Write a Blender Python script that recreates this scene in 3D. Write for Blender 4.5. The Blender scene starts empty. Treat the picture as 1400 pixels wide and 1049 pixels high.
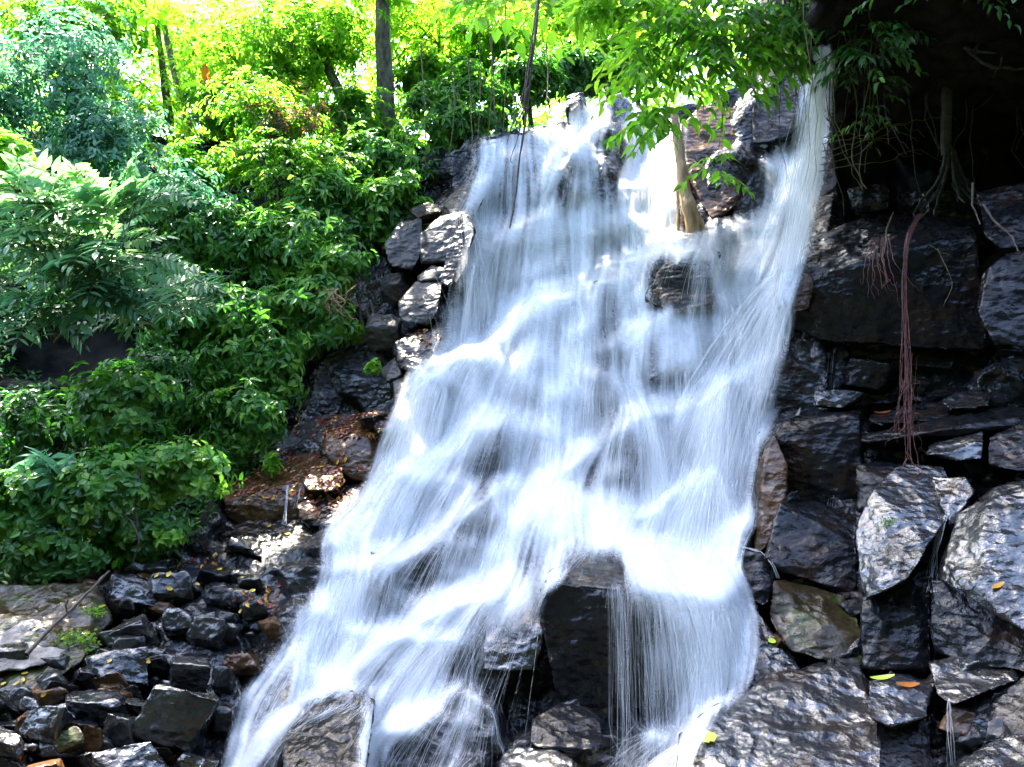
import bpy, bmesh, math, random
import numpy as np
from mathutils import Vector
from mathutils.bvhtree import BVHTree

# ---------------------------------------------------------------- camera, world, sun, exposure
scene = bpy.context.scene
COL = scene.collection
CAMZ, FPX = 3.5, 1089.0          # camera height; focal length in photo pixels (28 mm on 36 mm, 1400 px wide)
cam_data = bpy.data.cameras.new("camera"); cam = bpy.data.objects.new("camera", cam_data)
COL.objects.link(cam); cam.location = (0, 0, CAMZ); cam.rotation_euler = (math.radians(90), 0, 0)
cam_data.lens = 28; cam_data.sensor_width = 36; cam_data.clip_end = 2000; cam_data.clip_start = .05
scene.camera = cam

SUN_EL, SUN_AZ = math.radians(58), math.radians(-35)     # behind the falls, to the left
world = bpy.data.worlds.new("World"); scene.world = world; world.use_nodes = True
wn = world.node_tree
sky = wn.nodes.new("ShaderNodeTexSky"); sky.sky_type = 'NISHITA'; sky.sun_disc = False
sky.sun_elevation = SUN_EL; sky.sun_rotation = SUN_AZ
sky.air_density = 0.8; sky.dust_density = 1.7; sky.ozone_density = 0.3
bg = wn.nodes["Background"]; wn.links.new(sky.outputs[0], bg.inputs[0]); bg.inputs[1].default_value = 0.15
sun_d = bpy.data.lights.new("sun", 'SUN'); sun_d.energy = 4.6; sun_d.angle = math.radians(0.5); sun_d.color = (1, .93, .80)
sun = bpy.data.objects.new("sun", sun_d); COL.objects.link(sun); sun.location = (-20, 40, 50)
to_sun = Vector((math.cos(SUN_EL)*math.sin(SUN_AZ), math.cos(SUN_EL)*math.cos(SUN_AZ), math.sin(SUN_EL)))
sun.rotation_euler = to_sun.to_track_quat('Z', 'Y').to_euler()
scene.view_settings.view_transform = 'Standard'; scene.view_settings.look = 'None'
scene.view_settings.exposure = 3.75; scene.view_settings.gamma = 1
cy = scene.cycles
cy.max_bounces = 6; cy.diffuse_bounces = 3; cy.glossy_bounces = 2; cy.transmission_bounces = 4; cy.transparent_max_bounces = 24
cy.sample_clamp_indirect = 6; cy.caustics_reflective = False; cy.caustics_refractive = False

rng = np.random.default_rng(7)
random.seed(7)

# ---------------------------------------------------------------- helpers: coordinates and noise
def P(px, py, Y):
    px = np.asarray(px, float); py = np.asarray(py, float); Y = np.asarray(Y, float)
    px, py, Y = np.broadcast_arrays(px, py, Y)
    return np.stack([(px-700)/FPX*Y, Y, CAMZ-(py-524.5)/FPX*Y], -1)

def pix(p):
    return 700+p[..., 0]/p[..., 1]*FPX, 524.5-(p[..., 2]-CAMZ)/p[..., 1]*FPX

def _hash(ix, iy, iz, seed):
    h = (ix.astype(np.int64)*374761393 + iy.astype(np.int64)*668265263 + iz.astype(np.int64)*2147483647 + seed*974711) & 0xFFFFFFFF
    h = ((h ^ (h >> 13))*1274126177) & 0xFFFFFFFF
    h = ((h ^ (h >> 16))*2246822519) & 0xFFFFFFFF
    return ((h ^ (h >> 15)) & 0xFFFFFF)/float(0xFFFFFF)

def vnoise(p, seed=0):
    f = np.floor(p); t = p-f; t = t*t*(3-2*t); i = f.astype(np.int64)
    r = 0
    for dx in (0, 1):
        wx = t[:, 0] if dx else 1-t[:, 0]
        for dy in (0, 1):
            wy = t[:, 1] if dy else 1-t[:, 1]
            for dz in (0, 1):
                wz = t[:, 2] if dz else 1-t[:, 2]
                r = r + wx*wy*wz*_hash(i[:, 0]+dx, i[:, 1]+dy, i[:, 2]+dz, seed)
    return r*2-1

def fbm(p, seed=0, octaves=4, gain=.5):
    s = 0; a = 1; q = np.array(p, float)
    for k in range(octaves):
        s = s+a*vnoise(q, seed+k*17); a *= gain; q = q*2.03+11.7
    return s

def cells(p, seed):
    """nearest jittered cell of p (N,3): three random numbers of that cell, vector from its centre, distance to the cell border"""
    f = np.floor(p).astype(np.int64)
    best = np.full(len(p), 1e9); sec = np.full(len(p), 1e9); rid = np.zeros((len(p), 3)); vec = np.zeros((len(p), 3))
    for dx in (-1, 0, 1):
        for dy in (-1, 0, 1):
            for dz in (-1, 0, 1):
                c = f+np.array([dx, dy, dz])
                j = np.stack([_hash(c[:, 0], c[:, 1], c[:, 2], seed+k) for k in range(3)], 1)
                v = p-(c+.1+.8*j); d = (v*v).sum(1)
                m = d < best
                sec = np.where(m, best, np.minimum(sec, d)); best = np.where(m, d, best)
                vec[m] = v[m]
                rid[m] = np.stack([_hash(c[:, 0], c[:, 1], c[:, 2], seed+7+k) for k in range(3)], 1)[m]
    return rid, vec, np.sqrt(sec)-np.sqrt(best)

# ---------------------------------------------------------------- helpers: objects
def tag(o, label=None, cat=None, group=None, kind=None):
    if label: o["label"] = label
    if cat: o["category"] = cat
    if group: o["group"] = group
    if kind: o["kind"] = kind
    return o

def empty(name, loc):
    o = bpy.data.objects.new(name, None); COL.objects.link(o); o.location = [float(c) for c in loc]; o.empty_display_size = .2
    return o

def mesh_obj(name, V, F, mat, parent=None, origin=None, attrs=None, smooth=True):
    """V (N,3) world; F: array of tris or quads, or list of such arrays"""
    V = np.asarray(V, float)
    if origin is None:
        origin = (0, 0, 0) if parent is None else tuple(parent.location)
    V = V-np.asarray(origin, float)
    Fs = F if isinstance(F, list) else [F]
    Fs = [np.asarray(f, np.int32) for f in Fs if len(f)]
    me = bpy.data.meshes.new(name)
    me.vertices.add(len(V)); me.vertices.foreach_set("co", V.astype(np.float32).ravel())
    li = np.concatenate([f.ravel() for f in Fs]) if Fs else np.zeros(0, np.int32)
    tot = np.concatenate([np.full(len(f), f.shape[1], np.int32) for f in Fs]) if Fs else np.zeros(0, np.int32)
    st = np.concatenate([[0], np.cumsum(tot)[:-1]]).astype(np.int32) if len(tot) else tot
    me.loops.add(len(li)); me.loops.foreach_set("vertex_index", li)
    me.polygons.add(len(tot)); me.polygons.foreach_set("loop_start", st); me.polygons.foreach_set("loop_total", tot)
    me.polygons.foreach_set("use_smooth", np.full(len(tot), smooth))
    for k, a in (attrs or {}).items():
        at = me.attributes.new(k, 'FLOAT', 'POINT'); at.data.foreach_set("value", np.asarray(a, np.float32))
    me.update(calc_edges=True); me.validate()
    me.materials.append(mat)
    o = bpy.data.objects.new(name, me); COL.objects.link(o)
    if parent is not None:
        o.parent = parent; o.location = np.asarray(origin)-np.asarray(parent.location)
    else:
        o.location = origin
    return o

def tube(pts, radii, n=6):
    """one tapered tube -> V, F(quads)"""
    pts = np.asarray(pts, float); k = len(pts); radii = np.broadcast_to(np.asarray(radii, float), (k,))
    T = np.gradient(pts, axis=0); T /= np.linalg.norm(T, axis=1, keepdims=True)+1e-9
    ref = np.where(np.abs(T[:, 2:3]) > .9, [[1., 0, 0]], [[0, 0, 1.]])
    A = np.cross(T, ref); A /= np.linalg.norm(A, axis=1, keepdims=True)+1e-9; B = np.cross(T, A)
    for i in range(1, k):                       # keep the frame from flipping
        a = A[i-1]-T[i]*np.dot(A[i-1], T[i]); a /= np.linalg.norm(a)+1e-9
        A[i] = a; B[i] = np.cross(T[i], a)
    th = np.linspace(0, 2*math.pi, n, endpoint=False)
    V = pts[:, None]+radii[:, None, None]*(np.cos(th)[None, :, None]*A[:, None]+np.sin(th)[None, :, None]*B[:, None])
    i = np.arange(k-1)[:, None]*n; j = np.arange(n)[None]; j2 = (j+1) % n
    F = np.stack([i+j, i+j2, i+n+j2, i+n+j], -1).reshape(-1, 4)
    return V.reshape(-1, 3), F

class Acc:
    """collects tubes and leaves that belong to ONE part"""
    def __init__(s): s.V = []; s.F = []; s.n = 0
    def add(s, V, F):
        s.V.append(V); s.F.append(np.asarray(F)+s.n); s.n += len(V)
    def tube(s, pts, r, n=6): s.add(*tube(pts, r, n))
    def build(s, name, mat, parent=None, **k):
        return mesh_obj(name, np.concatenate(s.V), [np.concatenate(s.F)], mat, parent, **k)

def wander(a, b, n, amp, r=rng, sag=0):
    """an irregular line from a to b"""
    t = np.linspace(0, 1, n)[:, None]; a = np.asarray(a, float); b = np.asarray(b, float)
    L = np.linalg.norm(b-a)
    w = np.cumsum(r.normal(size=(n, 3)), 0)*amp*L/n
    w = w-w[0]-(w[-1]-w[0])*t
    p = a+(b-a)*t+w
    p[:, 2] -= sag*4*(t*(1-t))[:, 0]
    return p

def spline(pts, n):
    """smooth line through the given points"""
    pts = np.asarray(pts, float)
    d = np.concatenate([[0], np.cumsum(np.linalg.norm(np.diff(pts, axis=0), axis=1))]); t = np.linspace(0, d[-1], n)
    q = np.stack([np.interp(t, d, pts[:, k]) for k in range(3)], 1)
    for _ in range(2):
        q[1:-1] = (q[:-2]+2*q[1:-1]+q[2:])/4
    return q

# ---------------------------------------------------------------- materials
class NT:
    def __init__(s, name):
        s.m = bpy.data.materials.new(name); s.m.use_nodes = True; s.t = s.m.node_tree; s.t.nodes.clear()
        s.out = s.new("ShaderNodeOutputMaterial")
    def new(s, kind, **k):
        n = s.t.nodes.new(kind)
        for a, v in k.items(): setattr(n, a, v)
        return n
    def link(s, a, b): s.t.links.new(a, b)
    def set(s, sock, v):
        if hasattr(v, "is_output"): s.link(v, sock)
        else: sock.default_value = v
    def noise(s, vec, scale, detail=4, rough=.55, dist=0.):
        n = s.new("ShaderNodeTexNoise"); s.link(vec, n.inputs["Vector"])
        n.inputs["Scale"].default_value = scale; n.inputs["Detail"].default_value = detail
        n.inputs["Roughness"].default_value = rough; n.inputs["Distortion"].default_value = dist
        return n.outputs["Fac"]
    def ramp(s, fac, stops, interp='LINEAR'):
        r = s.new("ShaderNodeValToRGB"); s.link(fac, r.inputs[0]); e = r.color_ramp.elements; r.color_ramp.interpolation = interp
        while len(e) < len(stops): e.new(.5)
        for el, (p, c) in zip(e, stops):
            el.position = p; el.color = (*c, 1) if isinstance(c, tuple) else (c, c, c, 1)
        return r.outputs[0]
    def math(s, op, a, b=0., clamp=False):
        n = s.new("ShaderNodeMath", operation=op); n.use_clamp = clamp
        s.set(n.inputs[0], a); s.set(n.inputs[1], b); return n.outputs[0]
    def mix(s, f, a, b, mode='MIX'):
        n = s.new("ShaderNodeMix", data_type='RGBA', blend_type=mode)
        s.set(n.inputs[0], f); s.set(n.inputs[6], a if hasattr(a, "is_output") else (*a, 1)); s.set(n.inputs[7], b if hasattr(b, "is_output") else (*b, 1))
        return n.outputs[2]
    def mapping(s, vec, scale=(1, 1, 1), rot=(0, 0, 0)):
        n = s.new("ShaderNodeMapping"); s.link(vec, n.inputs[0]); n.inputs["Scale"].default_value = scale; n.inputs["Rotation"].default_value = rot
        return n.outputs[0]
    def bump(s, h, strength, dist, prev=None):
        n = s.new("ShaderNodeBump"); s.link(h, n.inputs["Height"]); n.inputs["Strength"].default_value = strength; n.inputs["Distance"].default_value = dist
        if prev is not None: s.link(prev, n.inputs["Normal"])
        return n.outputs[0]
    def principled(s, **k):
        n = s.new("ShaderNodeBsdfPrincipled")
        for a, v in k.items(): s.set(n.inputs[a.replace("_", " ")], v)
        return n

def rock_mat(name, c1, c2, rough=(.16, .5), bump=1., moss=0., spec=.04, streak=(1, 1, 5), wet=1., rust=.55, ior=1.6):
    n = NT(name); tc = n.new("ShaderNodeTexCoord").outputs["Object"]
    oi = n.new("ShaderNodeObjectInfo").outputs["Random"]
    off = n.new("ShaderNodeVectorMath", operation='MULTIPLY_ADD')
    cmb = n.new("ShaderNodeCombineXYZ"); n.link(oi, cmb.inputs[0]); n.link(oi, cmb.inputs[1]); n.link(oi, cmb.inputs[2])
    n.link(cmb.outputs[0], off.inputs[0]); off.inputs[1].default_value = (37, 53, 71); n.link(tc, off.inputs[2])
    v = off.outputs[0]
    big = n.noise(v, 1.3, 5, .6); mid = n.noise(v, 6, 6, .65, .4); fine = n.noise(v, 34, 4, .7)
    strat = n.noise(n.mapping(v, streak, (.5, .35, .2)), 7, 4, .6, .3)
    vor = n.new("ShaderNodeTexVoronoi", feature='DISTANCE_TO_EDGE'); n.link(v, vor.inputs["Vector"]); vor.inputs["Scale"].default_value = 2.2
    crack = n.ramp(vor.outputs["Distance"], [(0, 0.), (.03, 1.)])
    col = n.mix(n.ramp(n.math('ADD', n.math('MULTIPLY', big, .6), n.math('MULTIPLY', mid, .4)), [(.38, 0.), (.62, 1.)]), c1, c2)
    col = n.mix(n.math('MULTIPLY', n.ramp(fine, [(.45, 0.), (.75, 1.)]), .35), col, tuple(min(1, c*2.2) for c in c2))
    col = n.mix(n.math('MULTIPLY', n.ramp(n.noise(v, 1.9, 4, .6, .5), [(.52, 0.), (.66, 1.)]), rust), col, (.030, .015, .007))
    if moss:
        geo = n.new("ShaderNodeNewGeometry"); sx = n.new("ShaderNodeSeparateXYZ"); n.link(geo.outputs["Normal"], sx.inputs[0])
        mf = n.math('MULTIPLY', n.ramp(n.noise(v, 2.4, 5, .65), [(.5, 0.), (.62, 1.)]), n.ramp(sx.outputs[2], [(.0, .25), (.7, 1.)]))
        col = n.mix(n.math('MULTIPLY', mf, moss), col, (.035, .055, .012))
    r = n.ramp(n.math('ADD', n.math('MULTIPLY', mid, .5), n.math('MULTIPLY', big, .5)), [(.36, rough[0]), (.64, rough[1])])
    vf = n.new("ShaderNodeTexVoronoi", feature='F1'); n.link(n.mapping(v, (1, 1, 1.7), (.4, .3, .2)), vf.inputs["Vector"]); vf.inputs["Scale"].default_value = 7.5
    sharp = n.math('ADD', n.noise(v, 6, 5, .55, 0.), n.math('MULTIPLY', vf.outputs["Distance"], .45))
    b = n.bump(big, .25*bump, .08); b = n.bump(strat, .22*bump, .03, b); b = n.bump(n.math('MULTIPLY', sharp, n.ramp(n.noise(v, 1.7, 3, .6), [(.36, .3), (.64, 1.)])), 1.*bump, .125, b); b = n.bump(fine, .2*bump, .012, b)
    p = n.principled(Base_Color=col, Roughness=r, Normal=b); p.inputs["Specular IOR Level"].default_value = spec
    n.link(n.math("MULTIPLY", n.ramp(n.noise(v, 3.1, 5, .65), [(.36, .25), (.56, 1.)]), wet), p.inputs["Coat Weight"]); n.link(n.ramp(mid, [(.38, .05), (.66, .22)]), p.inputs["Coat Roughness"]); p.inputs["Coat IOR"].default_value = ior; n.link(b, p.inputs["Coat Normal"])
    n.link(p.outputs[0], n.out.inputs[0]); return n.m

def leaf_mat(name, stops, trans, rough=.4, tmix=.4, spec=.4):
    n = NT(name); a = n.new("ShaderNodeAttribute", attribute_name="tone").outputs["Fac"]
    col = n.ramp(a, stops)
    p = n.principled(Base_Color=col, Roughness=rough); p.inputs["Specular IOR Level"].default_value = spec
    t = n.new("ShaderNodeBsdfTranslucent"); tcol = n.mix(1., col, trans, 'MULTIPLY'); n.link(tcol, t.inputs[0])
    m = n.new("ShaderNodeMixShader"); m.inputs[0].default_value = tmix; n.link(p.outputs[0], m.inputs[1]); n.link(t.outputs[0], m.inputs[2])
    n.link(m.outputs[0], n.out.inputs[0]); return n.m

def plain_mat(name, c1, c2, rough, scale=8, bump=.4, streak=(1, 1, 1)):
    n = NT(name); v = n.mapping(n.new("ShaderNodeTexCoord").outputs["Object"], streak)
    f = n.noise(v, scale, 5, .6); f2 = n.noise(v, scale*5, 3, .6)
    p = n.principled(Base_Color=n.mix(n.ramp(f, [(.35, 0.), (.65, 1.)]), c1, c2), Roughness=rough, Normal=n.bump(f2, bump, .02, n.bump(f, bump, .05)))
    p.inputs['Specular IOR Level'].default_value = .05 if rough > .8 else .4
    n.link(p.outputs[0], n.out.inputs[0]); return n.m

M = {}
M['black'] = rock_mat('wet_shaded_black_basalt', (.004, .0042, .005), (.009, .0095, .011), (.14, .42), wet=.4, bump=.5)  # near-black dull copy of the basalt; shade of upright faces and clefts in its colour
M['grey'] = rock_mat('wet_grey_basalt', (.008, .009, .010), (.024, .024, .025), (.16, .45), ior=1.85, bump=.6)  # lighter, glossier copy for rocks whose tops catch the sky
M['pale'] = rock_mat('half_dry_grey_basalt', (.022, .021, .020), (.075, .070, .064), (.3, .6), wet=.35, bump=.5)
M['rubble'] = rock_mat('wet_rubble_basalt', (.009, .0095, .010), (.026, .025, .024), (.16, .5), bump=.45, moss=.25)
M['brown'] = rock_mat('brown_stained_basalt', (.022, .011, .005), (.075, .036, .013), (.25, .6), wet=.6, bump=.5)
M['mossy'] = rock_mat('mossy_brown_basalt', (.012, .009, .005), (.030, .022, .009), (.3, .65), moss=.7, wet=.45, bump=.45)
M['cliff'] = rock_mat('wet_cliff_basalt', (.008, .009, .011), (.026, .027, .029), (.15, .5), bump=.8)
M['soil'] = plain_mat('damp_soil', (.010, .009, .006), (.028, .022, .013), .9, 3)
M['cave'] = plain_mat('shaded_cave_earth', (.005, .0055, .006), (.022, .021, .019), .9, 2.2, 1.)  # shade of cave recess, roof and left bank put into the colour
M['sand'] = plain_mat('sun_paled_packed_earth', (.06, .052, .045), (.34, .30, .26), .6, 3.5, 1.)  # colour lightened in place of sunlight that misses the bank
M['bark'] = plain_mat('mottled_bark', (.03, .027, .015), (.17, .16, .10), .8, 7, 1., (1, 1, .5))
M['pale_bark'] = plain_mat('pale_dead_wood', (.13, .075, .03), (.46, .29, .13), .5, 5, .7, (1, 1, .2))
M['root'] = plain_mat('brown_root', (.04, .028, .018), (.10, .07, .045), .6, 12)
M['grey_root'] = plain_mat('grey_root', (.022, .022, .024), (.06, .058, .056), .55, 12)
M['red_root'] = plain_mat('red_root', (.05, .018, .013), (.15, .045, .032), .5, 12)
M['vine'] = plain_mat('olive_vine', (.05, .05, .012), (.12, .11, .03), .6, 12)
M['stem'] = plain_mat('green_brown_stem', (.04, .035, .015), (.08, .07, .03), .7, 12)
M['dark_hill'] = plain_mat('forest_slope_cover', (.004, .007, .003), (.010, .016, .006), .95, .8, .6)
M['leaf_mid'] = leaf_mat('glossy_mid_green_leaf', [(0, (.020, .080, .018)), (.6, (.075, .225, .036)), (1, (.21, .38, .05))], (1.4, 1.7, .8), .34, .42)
M['leaf_dark'] = leaf_mat('dimmed_bank_leaf', [(0, (.004, .010, .004)), (1, (.012, .028, .008))], (1.2, 1.3, .8), .6, .2, .1)  # leaf colour darkened to dim the sunlit bank's reflection in the rocks
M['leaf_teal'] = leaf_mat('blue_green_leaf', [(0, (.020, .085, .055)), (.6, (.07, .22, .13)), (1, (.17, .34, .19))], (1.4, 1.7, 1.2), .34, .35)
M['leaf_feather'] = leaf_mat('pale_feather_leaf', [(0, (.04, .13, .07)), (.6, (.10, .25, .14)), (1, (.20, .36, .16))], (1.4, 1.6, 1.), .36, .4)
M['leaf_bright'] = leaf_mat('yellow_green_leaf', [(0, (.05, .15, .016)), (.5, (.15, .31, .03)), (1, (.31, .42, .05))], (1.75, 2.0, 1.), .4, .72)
M['leaf_dry'] = leaf_mat('dry_brown_leaf', [(0, (.06, .05, .02)), (.5, (.13, .10, .04)), (1, (.30, .18, .06))], (1.6, 1.4, .8), .7, .4)
M['leaf_orange'] = leaf_mat('orange_leaf', [(0, (.35, .08, .02)), (1, (.60, .22, .03))], (1.3, 1.1, .6), .5, .4)
M['fallen_yellow'] = leaf_mat('fallen_yellow_leaf', [(0, (.34, .17, .015)), (1, (.56, .42, .05))], (1, 1, 1), .35, .15)
M['fallen_green'] = leaf_mat('fallen_lime_leaf', [(0, (.32, .48, .05)), (1, (.50, .62, .06))], (1, 1, 1), .35, .15)
M['litter'] = leaf_mat('red_leaf_litter', [(0, (.05, .015, .01)), (.5, (.20, .045, .025)), (.8, (.32, .09, .03)), (1, (.60, .36, .04))], (1, 1, 1), .35, .1)

n = NT('white_water'); p = n.new("ShaderNodeBsdfDiffuse"); p.inputs[0].default_value = (.92, .935, .94, 1)
t = n.new("ShaderNodeBsdfTranslucent"); t.inputs[0].default_value = (.92, .935, .94, 1)
m = n.new("ShaderNodeMixShader"); m.inputs[0].default_value = .5; n.link(p.outputs[0], m.inputs[1]); n.link(t.outputs[0], m.inputs[2])
tr = n.new("ShaderNodeBsdfTransparent"); m2 = n.new("ShaderNodeMixShader"); n.link(n.new("ShaderNodeAttribute", attribute_name="cover").outputs["Fac"], m2.inputs[0]); n.link(tr.outputs[0], m2.inputs[1]); n.link(m.outputs[0], m2.inputs[2])
n.link(m2.outputs[0], n.out.inputs[0]); M['water'] = n.m
n = NT('thin_water_veil'); p = n.principled(Base_Color=(.86, .90, .94, 1), Roughness=.3); p.inputs["Specular IOR Level"].default_value = .3
t = n.new("ShaderNodeBsdfTranslucent"); t.inputs[0].default_value = (.88, .92, .96, 1)
m = n.new("ShaderNodeMixShader"); m.inputs[0].default_value = .4; n.link(p.outputs[0], m.inputs[1]); n.link(t.outputs[0], m.inputs[2])
tr = n.new("ShaderNodeBsdfTransparent"); m2 = n.new("ShaderNodeMixShader")
n.link(n.new("ShaderNodeAttribute", attribute_name="cover").outputs["Fac"], m2.inputs[0]); n.link(tr.outputs[0], m2.inputs[1]); n.link(m.outputs[0], m2.inputs[2])
n.link(m2.outputs[0], n.out.inputs[0]); M['veil'] = n.m

# ---------------------------------------------------------------- the rock slope: depth of the slope along each photo direction
CTRL = np.array([
 (1400,1049,6.67),(1200,1049,7.07),(1050,1049,7.65),(930,1049,8),(700,1049,8.2),(500,1049,8.2),(310,1049,8.2),(150,1049,7.9),(0,1049,7.7),(-300,1049,7.4),
 (1400,1250,5.67),(1000,1250,6.6),(700,1250,7),(300,1250,7),(-100,1250,6.3),(1700,1049,5.87),
 (1400,800,8.47),(1200,800,9.17),(1050,800,9.85),(920,800,10),(800,800,10.1),(600,800,10.2),(450,800,10.3),(250,800,10.8),(0,800,10.9),(-300,800,11),
 (1400,650,9.67),(1200,650,10.57),
 (1400,560,10.47),(1200,560,11.37),(1050,600,11.35),(900,600,11.7),(700,600,12.1),(550,600,12.6),(400,620,13.6),(200,600,14),(0,600,14),
 (1400,440,11.77),(1200,430,12.67),(1080,400,12.8),(950,400,13.4),(860,400,13.9),(700,400,14.3),(610,400,14.9),(450,400,16),(200,400,16.3),(0,400,16),(-300,400,16),
 (1400,260,13.4),(1200,250,14.4),(1100,220,15.1),(1000,250,15.6),(900,250,15.9),(780,250,16.2),(650,270,16.7),(500,250,17.8),(200,250,18.5),(-300,250,18),
 (1400,80,15.2),(1250,80,15.8),(1125,90,15.9),(1000,130,17),(850,150,17.7),(700,180,17.7),(1400,-150,15.5),(1200,-150,16),(1700,400,10.37),(1700,100,13),(1700,800,7.87)], float)
def _tps(a, b):
    d2 = ((a[:, None]-b[None])**2).sum(-1)/1e4
    return np.where(d2 > 0, d2*np.log(d2+1e-12), 0)*.5
_K = np.zeros((len(CTRL)+3,)*2); _n = len(CTRL)
_K[:_n, :_n] = _tps(CTRL[:, :2], CTRL[:, :2])+np.eye(_n)*.15
_K[:_n, _n] = _K[_n, :_n] = 1; _K[:_n, _n+1:] = CTRL[:, :2]/100; _K[_n+1:, :_n] = CTRL[:, :2].T/100
_W = np.linalg.solve(_K, np.concatenate([CTRL[:, 2], [0, 0, 0]]))
def base_depth(px, py):
    q = np.stack([np.ravel(px), np.ravel(py)], 1).astype(float); r = np.empty(len(q))
    for s in range(0, len(q), 60000):
        c = q[s:s+60000]; r[s:s+60000] = _tps(c, CTRL[:, :2])@_W[:_n]+_W[_n]+c@_W[_n+1:]/100
    return np.maximum(r, 3.).reshape(np.shape(px))

LIPX = np.array([-420, 300, 480, 560, 610, 650, 700, 770, 790, 850, 905, 960, 1030, 1075, 1110, 1130, 1140, 1800])
LIPY = np.array([150, 190, 205, 208, 205, 192, 178, 168, 158, 150, 160, 140, 105, 95, 88, 70, -160, -160])
def smooth01(x, a, b):
    t = np.clip((x-a)/(b-a), 0, 1); return t*t*(3-2*t)

def slope_depth(px, py):
    """stepped, blocky rock: the even slope broken into ledges of two sizes"""
    sh = np.shape(px); px = np.ravel(px).astype(float); py = np.ravel(py).astype(float)
    b = base_depth(px, py)
    q = np.stack([px/95, py/95, np.zeros_like(px)], 1)
    wx = px+26*vnoise(q, 3)+9*vnoise(q*3.1, 5); wy = py+18*vnoise(q+9.3, 4)+7*vnoise(q*3.3, 6)
    out = b.copy()
    leftbank = 1-smooth01(px, 330, 560)
    for (cx, cyy, seed, m, til, sk) in ((170, 110, 11, .55, .3, .6), (74, 50, 23, .5, .3, -.45)):
        pp = np.stack([wx/cx, (wy+sk*wx)/cyy, np.full_like(px, .5)], 1)
        rid, vec, ed = cells(pp, seed)
        cpx = px-vec[:, 0]*cx; cpy = py-vec[:, 1]*cyy+sk*vec[:, 0]*cx
        yc = base_depth(cpx, cpy)
        sc = b/12.
        tgt = yc+(rid[:, 0]-.5)*.5*sc*(cx/135)+til*sc*((rid[:, 1]-.5)*2.4*vec[:, 0]-(rid[:, 2]-.15)*1.0*vec[:, 1])*(cx/95)
        mm = m*(1-.5*leftbank)
        out = out+mm*(tgt-b)
    w = P(px, py, b)
    out = out-.07*fbm(w*1.1, 31, 3)*b/12-.02*fbm(w*4.5, 41, 3)
    return out.reshape(sh)

GX = np.concatenate([np.arange(-420, 180, 8.), np.arange(180, 1420, 3.2), np.arange(1420, 1800, 9.)])
NT_ = 330
tt = np.linspace(0, 1, NT_)
LIP = np.interp(GX, LIPX, LIPY)
_lw = np.stack([GX/23, GX*0, GX*0], 1)
LIP = LIP+6*vnoise(_lw, 71)+3*vnoise(_lw*3, 72)
GPY = LIP[None]+tt[:, None]*(1250-LIP[None]); GPX = np.broadcast_to(GX, GPY.shape)
GD = slope_depth(GPX, GPY)
infall = smooth01(GPX, np.interp(GPY, [200, 560, 850, 1100], [640, 540, 360, 270]), np.interp(GPY, [200, 560, 850, 1100], [680, 600, 450, 340]))*(1-smooth01(GPX, np.interp(GPY, [100, 400, 900], [1110, 1070, 1010]), np.interp(GPY, [100, 400, 900], [1130, 1100, 1050])))
def soften(a, r):
    for _ in range(r):
        a = np.concatenate([a[:1], (a[:-2]+2*a[1:-1]+a[2:])/4, a[-1:]])
        a = np.concatenate([a[:, :1], (a[:, :-2]+2*a[:, 1:-1]+a[:, 2:])/4, a[:, -1:]], 1)
    return a
GD = soften(GD, 1); GD = GD+(soften(GD, 3)-GD)*infall     # worn smooth where the water runs
top_back = []                                           # behind the lip the bed runs back level
for k in (6., 3., 1.2, .4):
    s = P(GX, LIP, GD[0]); s = s+np.array([0, 1, 0])*k; s[:, 2] -= .03*k; top_back.append(s)
V = np.concatenate([np.stack(top_back), P(GPX, GPY, GD)])
nr, nc = V.shape[:2]
idx = np.arange(nr*nc).reshape(nr, nc)
F = np.stack([idx[:-1, :-1], idx[1:, :-1], idx[1:, 1:], idx[:-1, 1:]], -1).reshape(-1, 4)
cliffV, cliffF = V.reshape(-1, 3), F
cliff = mesh_obj('cliff', cliffV, F, M['cliff'])
cliff.data.materials.append(M['cave'])
_fx = (GPX[:-1, :-1]+GPX[1:, 1:])/2; _fy = (GPY[:-1, :-1]+GPY[1:, 1:])/2
_shade_earth = (_fx < np.interp(_fy, [150, 250, 350, 450, 540, 620, 700, 760, 830, 1250], [640, 590, 520, 480, 400, 370, 300, 240, 60, -80])) | ((_fx > 1128) & (_fy < 262))  # left bank and cave recess, where the shade-darkened earth goes
_mi = np.zeros((nr-1, nc-1), np.int32); _mi[4:] = _shade_earth; _mi[:4] = _shade_earth[:1]
cliff.data.polygons.foreach_set('material_index', _mi.ravel())
tag(cliff, 'stepped slope of wet dark basalt that carries the waterfall', 'cliff', kind='structure')

# ---------------------------------------------------------------- ground and surrounding gorge
def sheet(name, fn, xs, ys, mat):
    X, Y = np.meshgrid(xs, ys); Z = fn(X, Y); V = np.stack([X, Y, Z], -1)
    i = np.arange(X.size).reshape(X.shape)
    return mesh_obj(name, V.reshape(-1, 3), np.stack([i[:-1, :-1], i[:-1, 1:], i[1:, 1:], i[1:, :-1]], -1).reshape(-1, 4), mat)
g = sheet('ground', lambda x, y: x*0-1.2, np.linspace(-600, 600, 25), np.linspace(-600, 600, 25), M['soil'])
tag(g, 'dark damp floor of the gorge', 'ground', kind='structure')
def gorge(x, y):
    q = np.stack([x.ravel()/4, y.ravel()/4, 0*x.ravel()], 1); nz = fbm(q, 91, 4).reshape(x.shape)
    back = np.clip((-y-3)*2.2, 0, 32)                       # the bank behind the viewer
    front = smooth01(y, 17.2, 19)*10.2+np.clip((y-19)*.17, 0, 30)  # the plateau the stream comes from
    side = np.clip((np.abs(x)-15)*1.3, 0, 17)
    return -1.4+np.maximum(np.maximum(back, front+side*.3), side*smooth01(-y, -12, 2))+nz*.6*(np.maximum(back, side) > .5)
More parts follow.
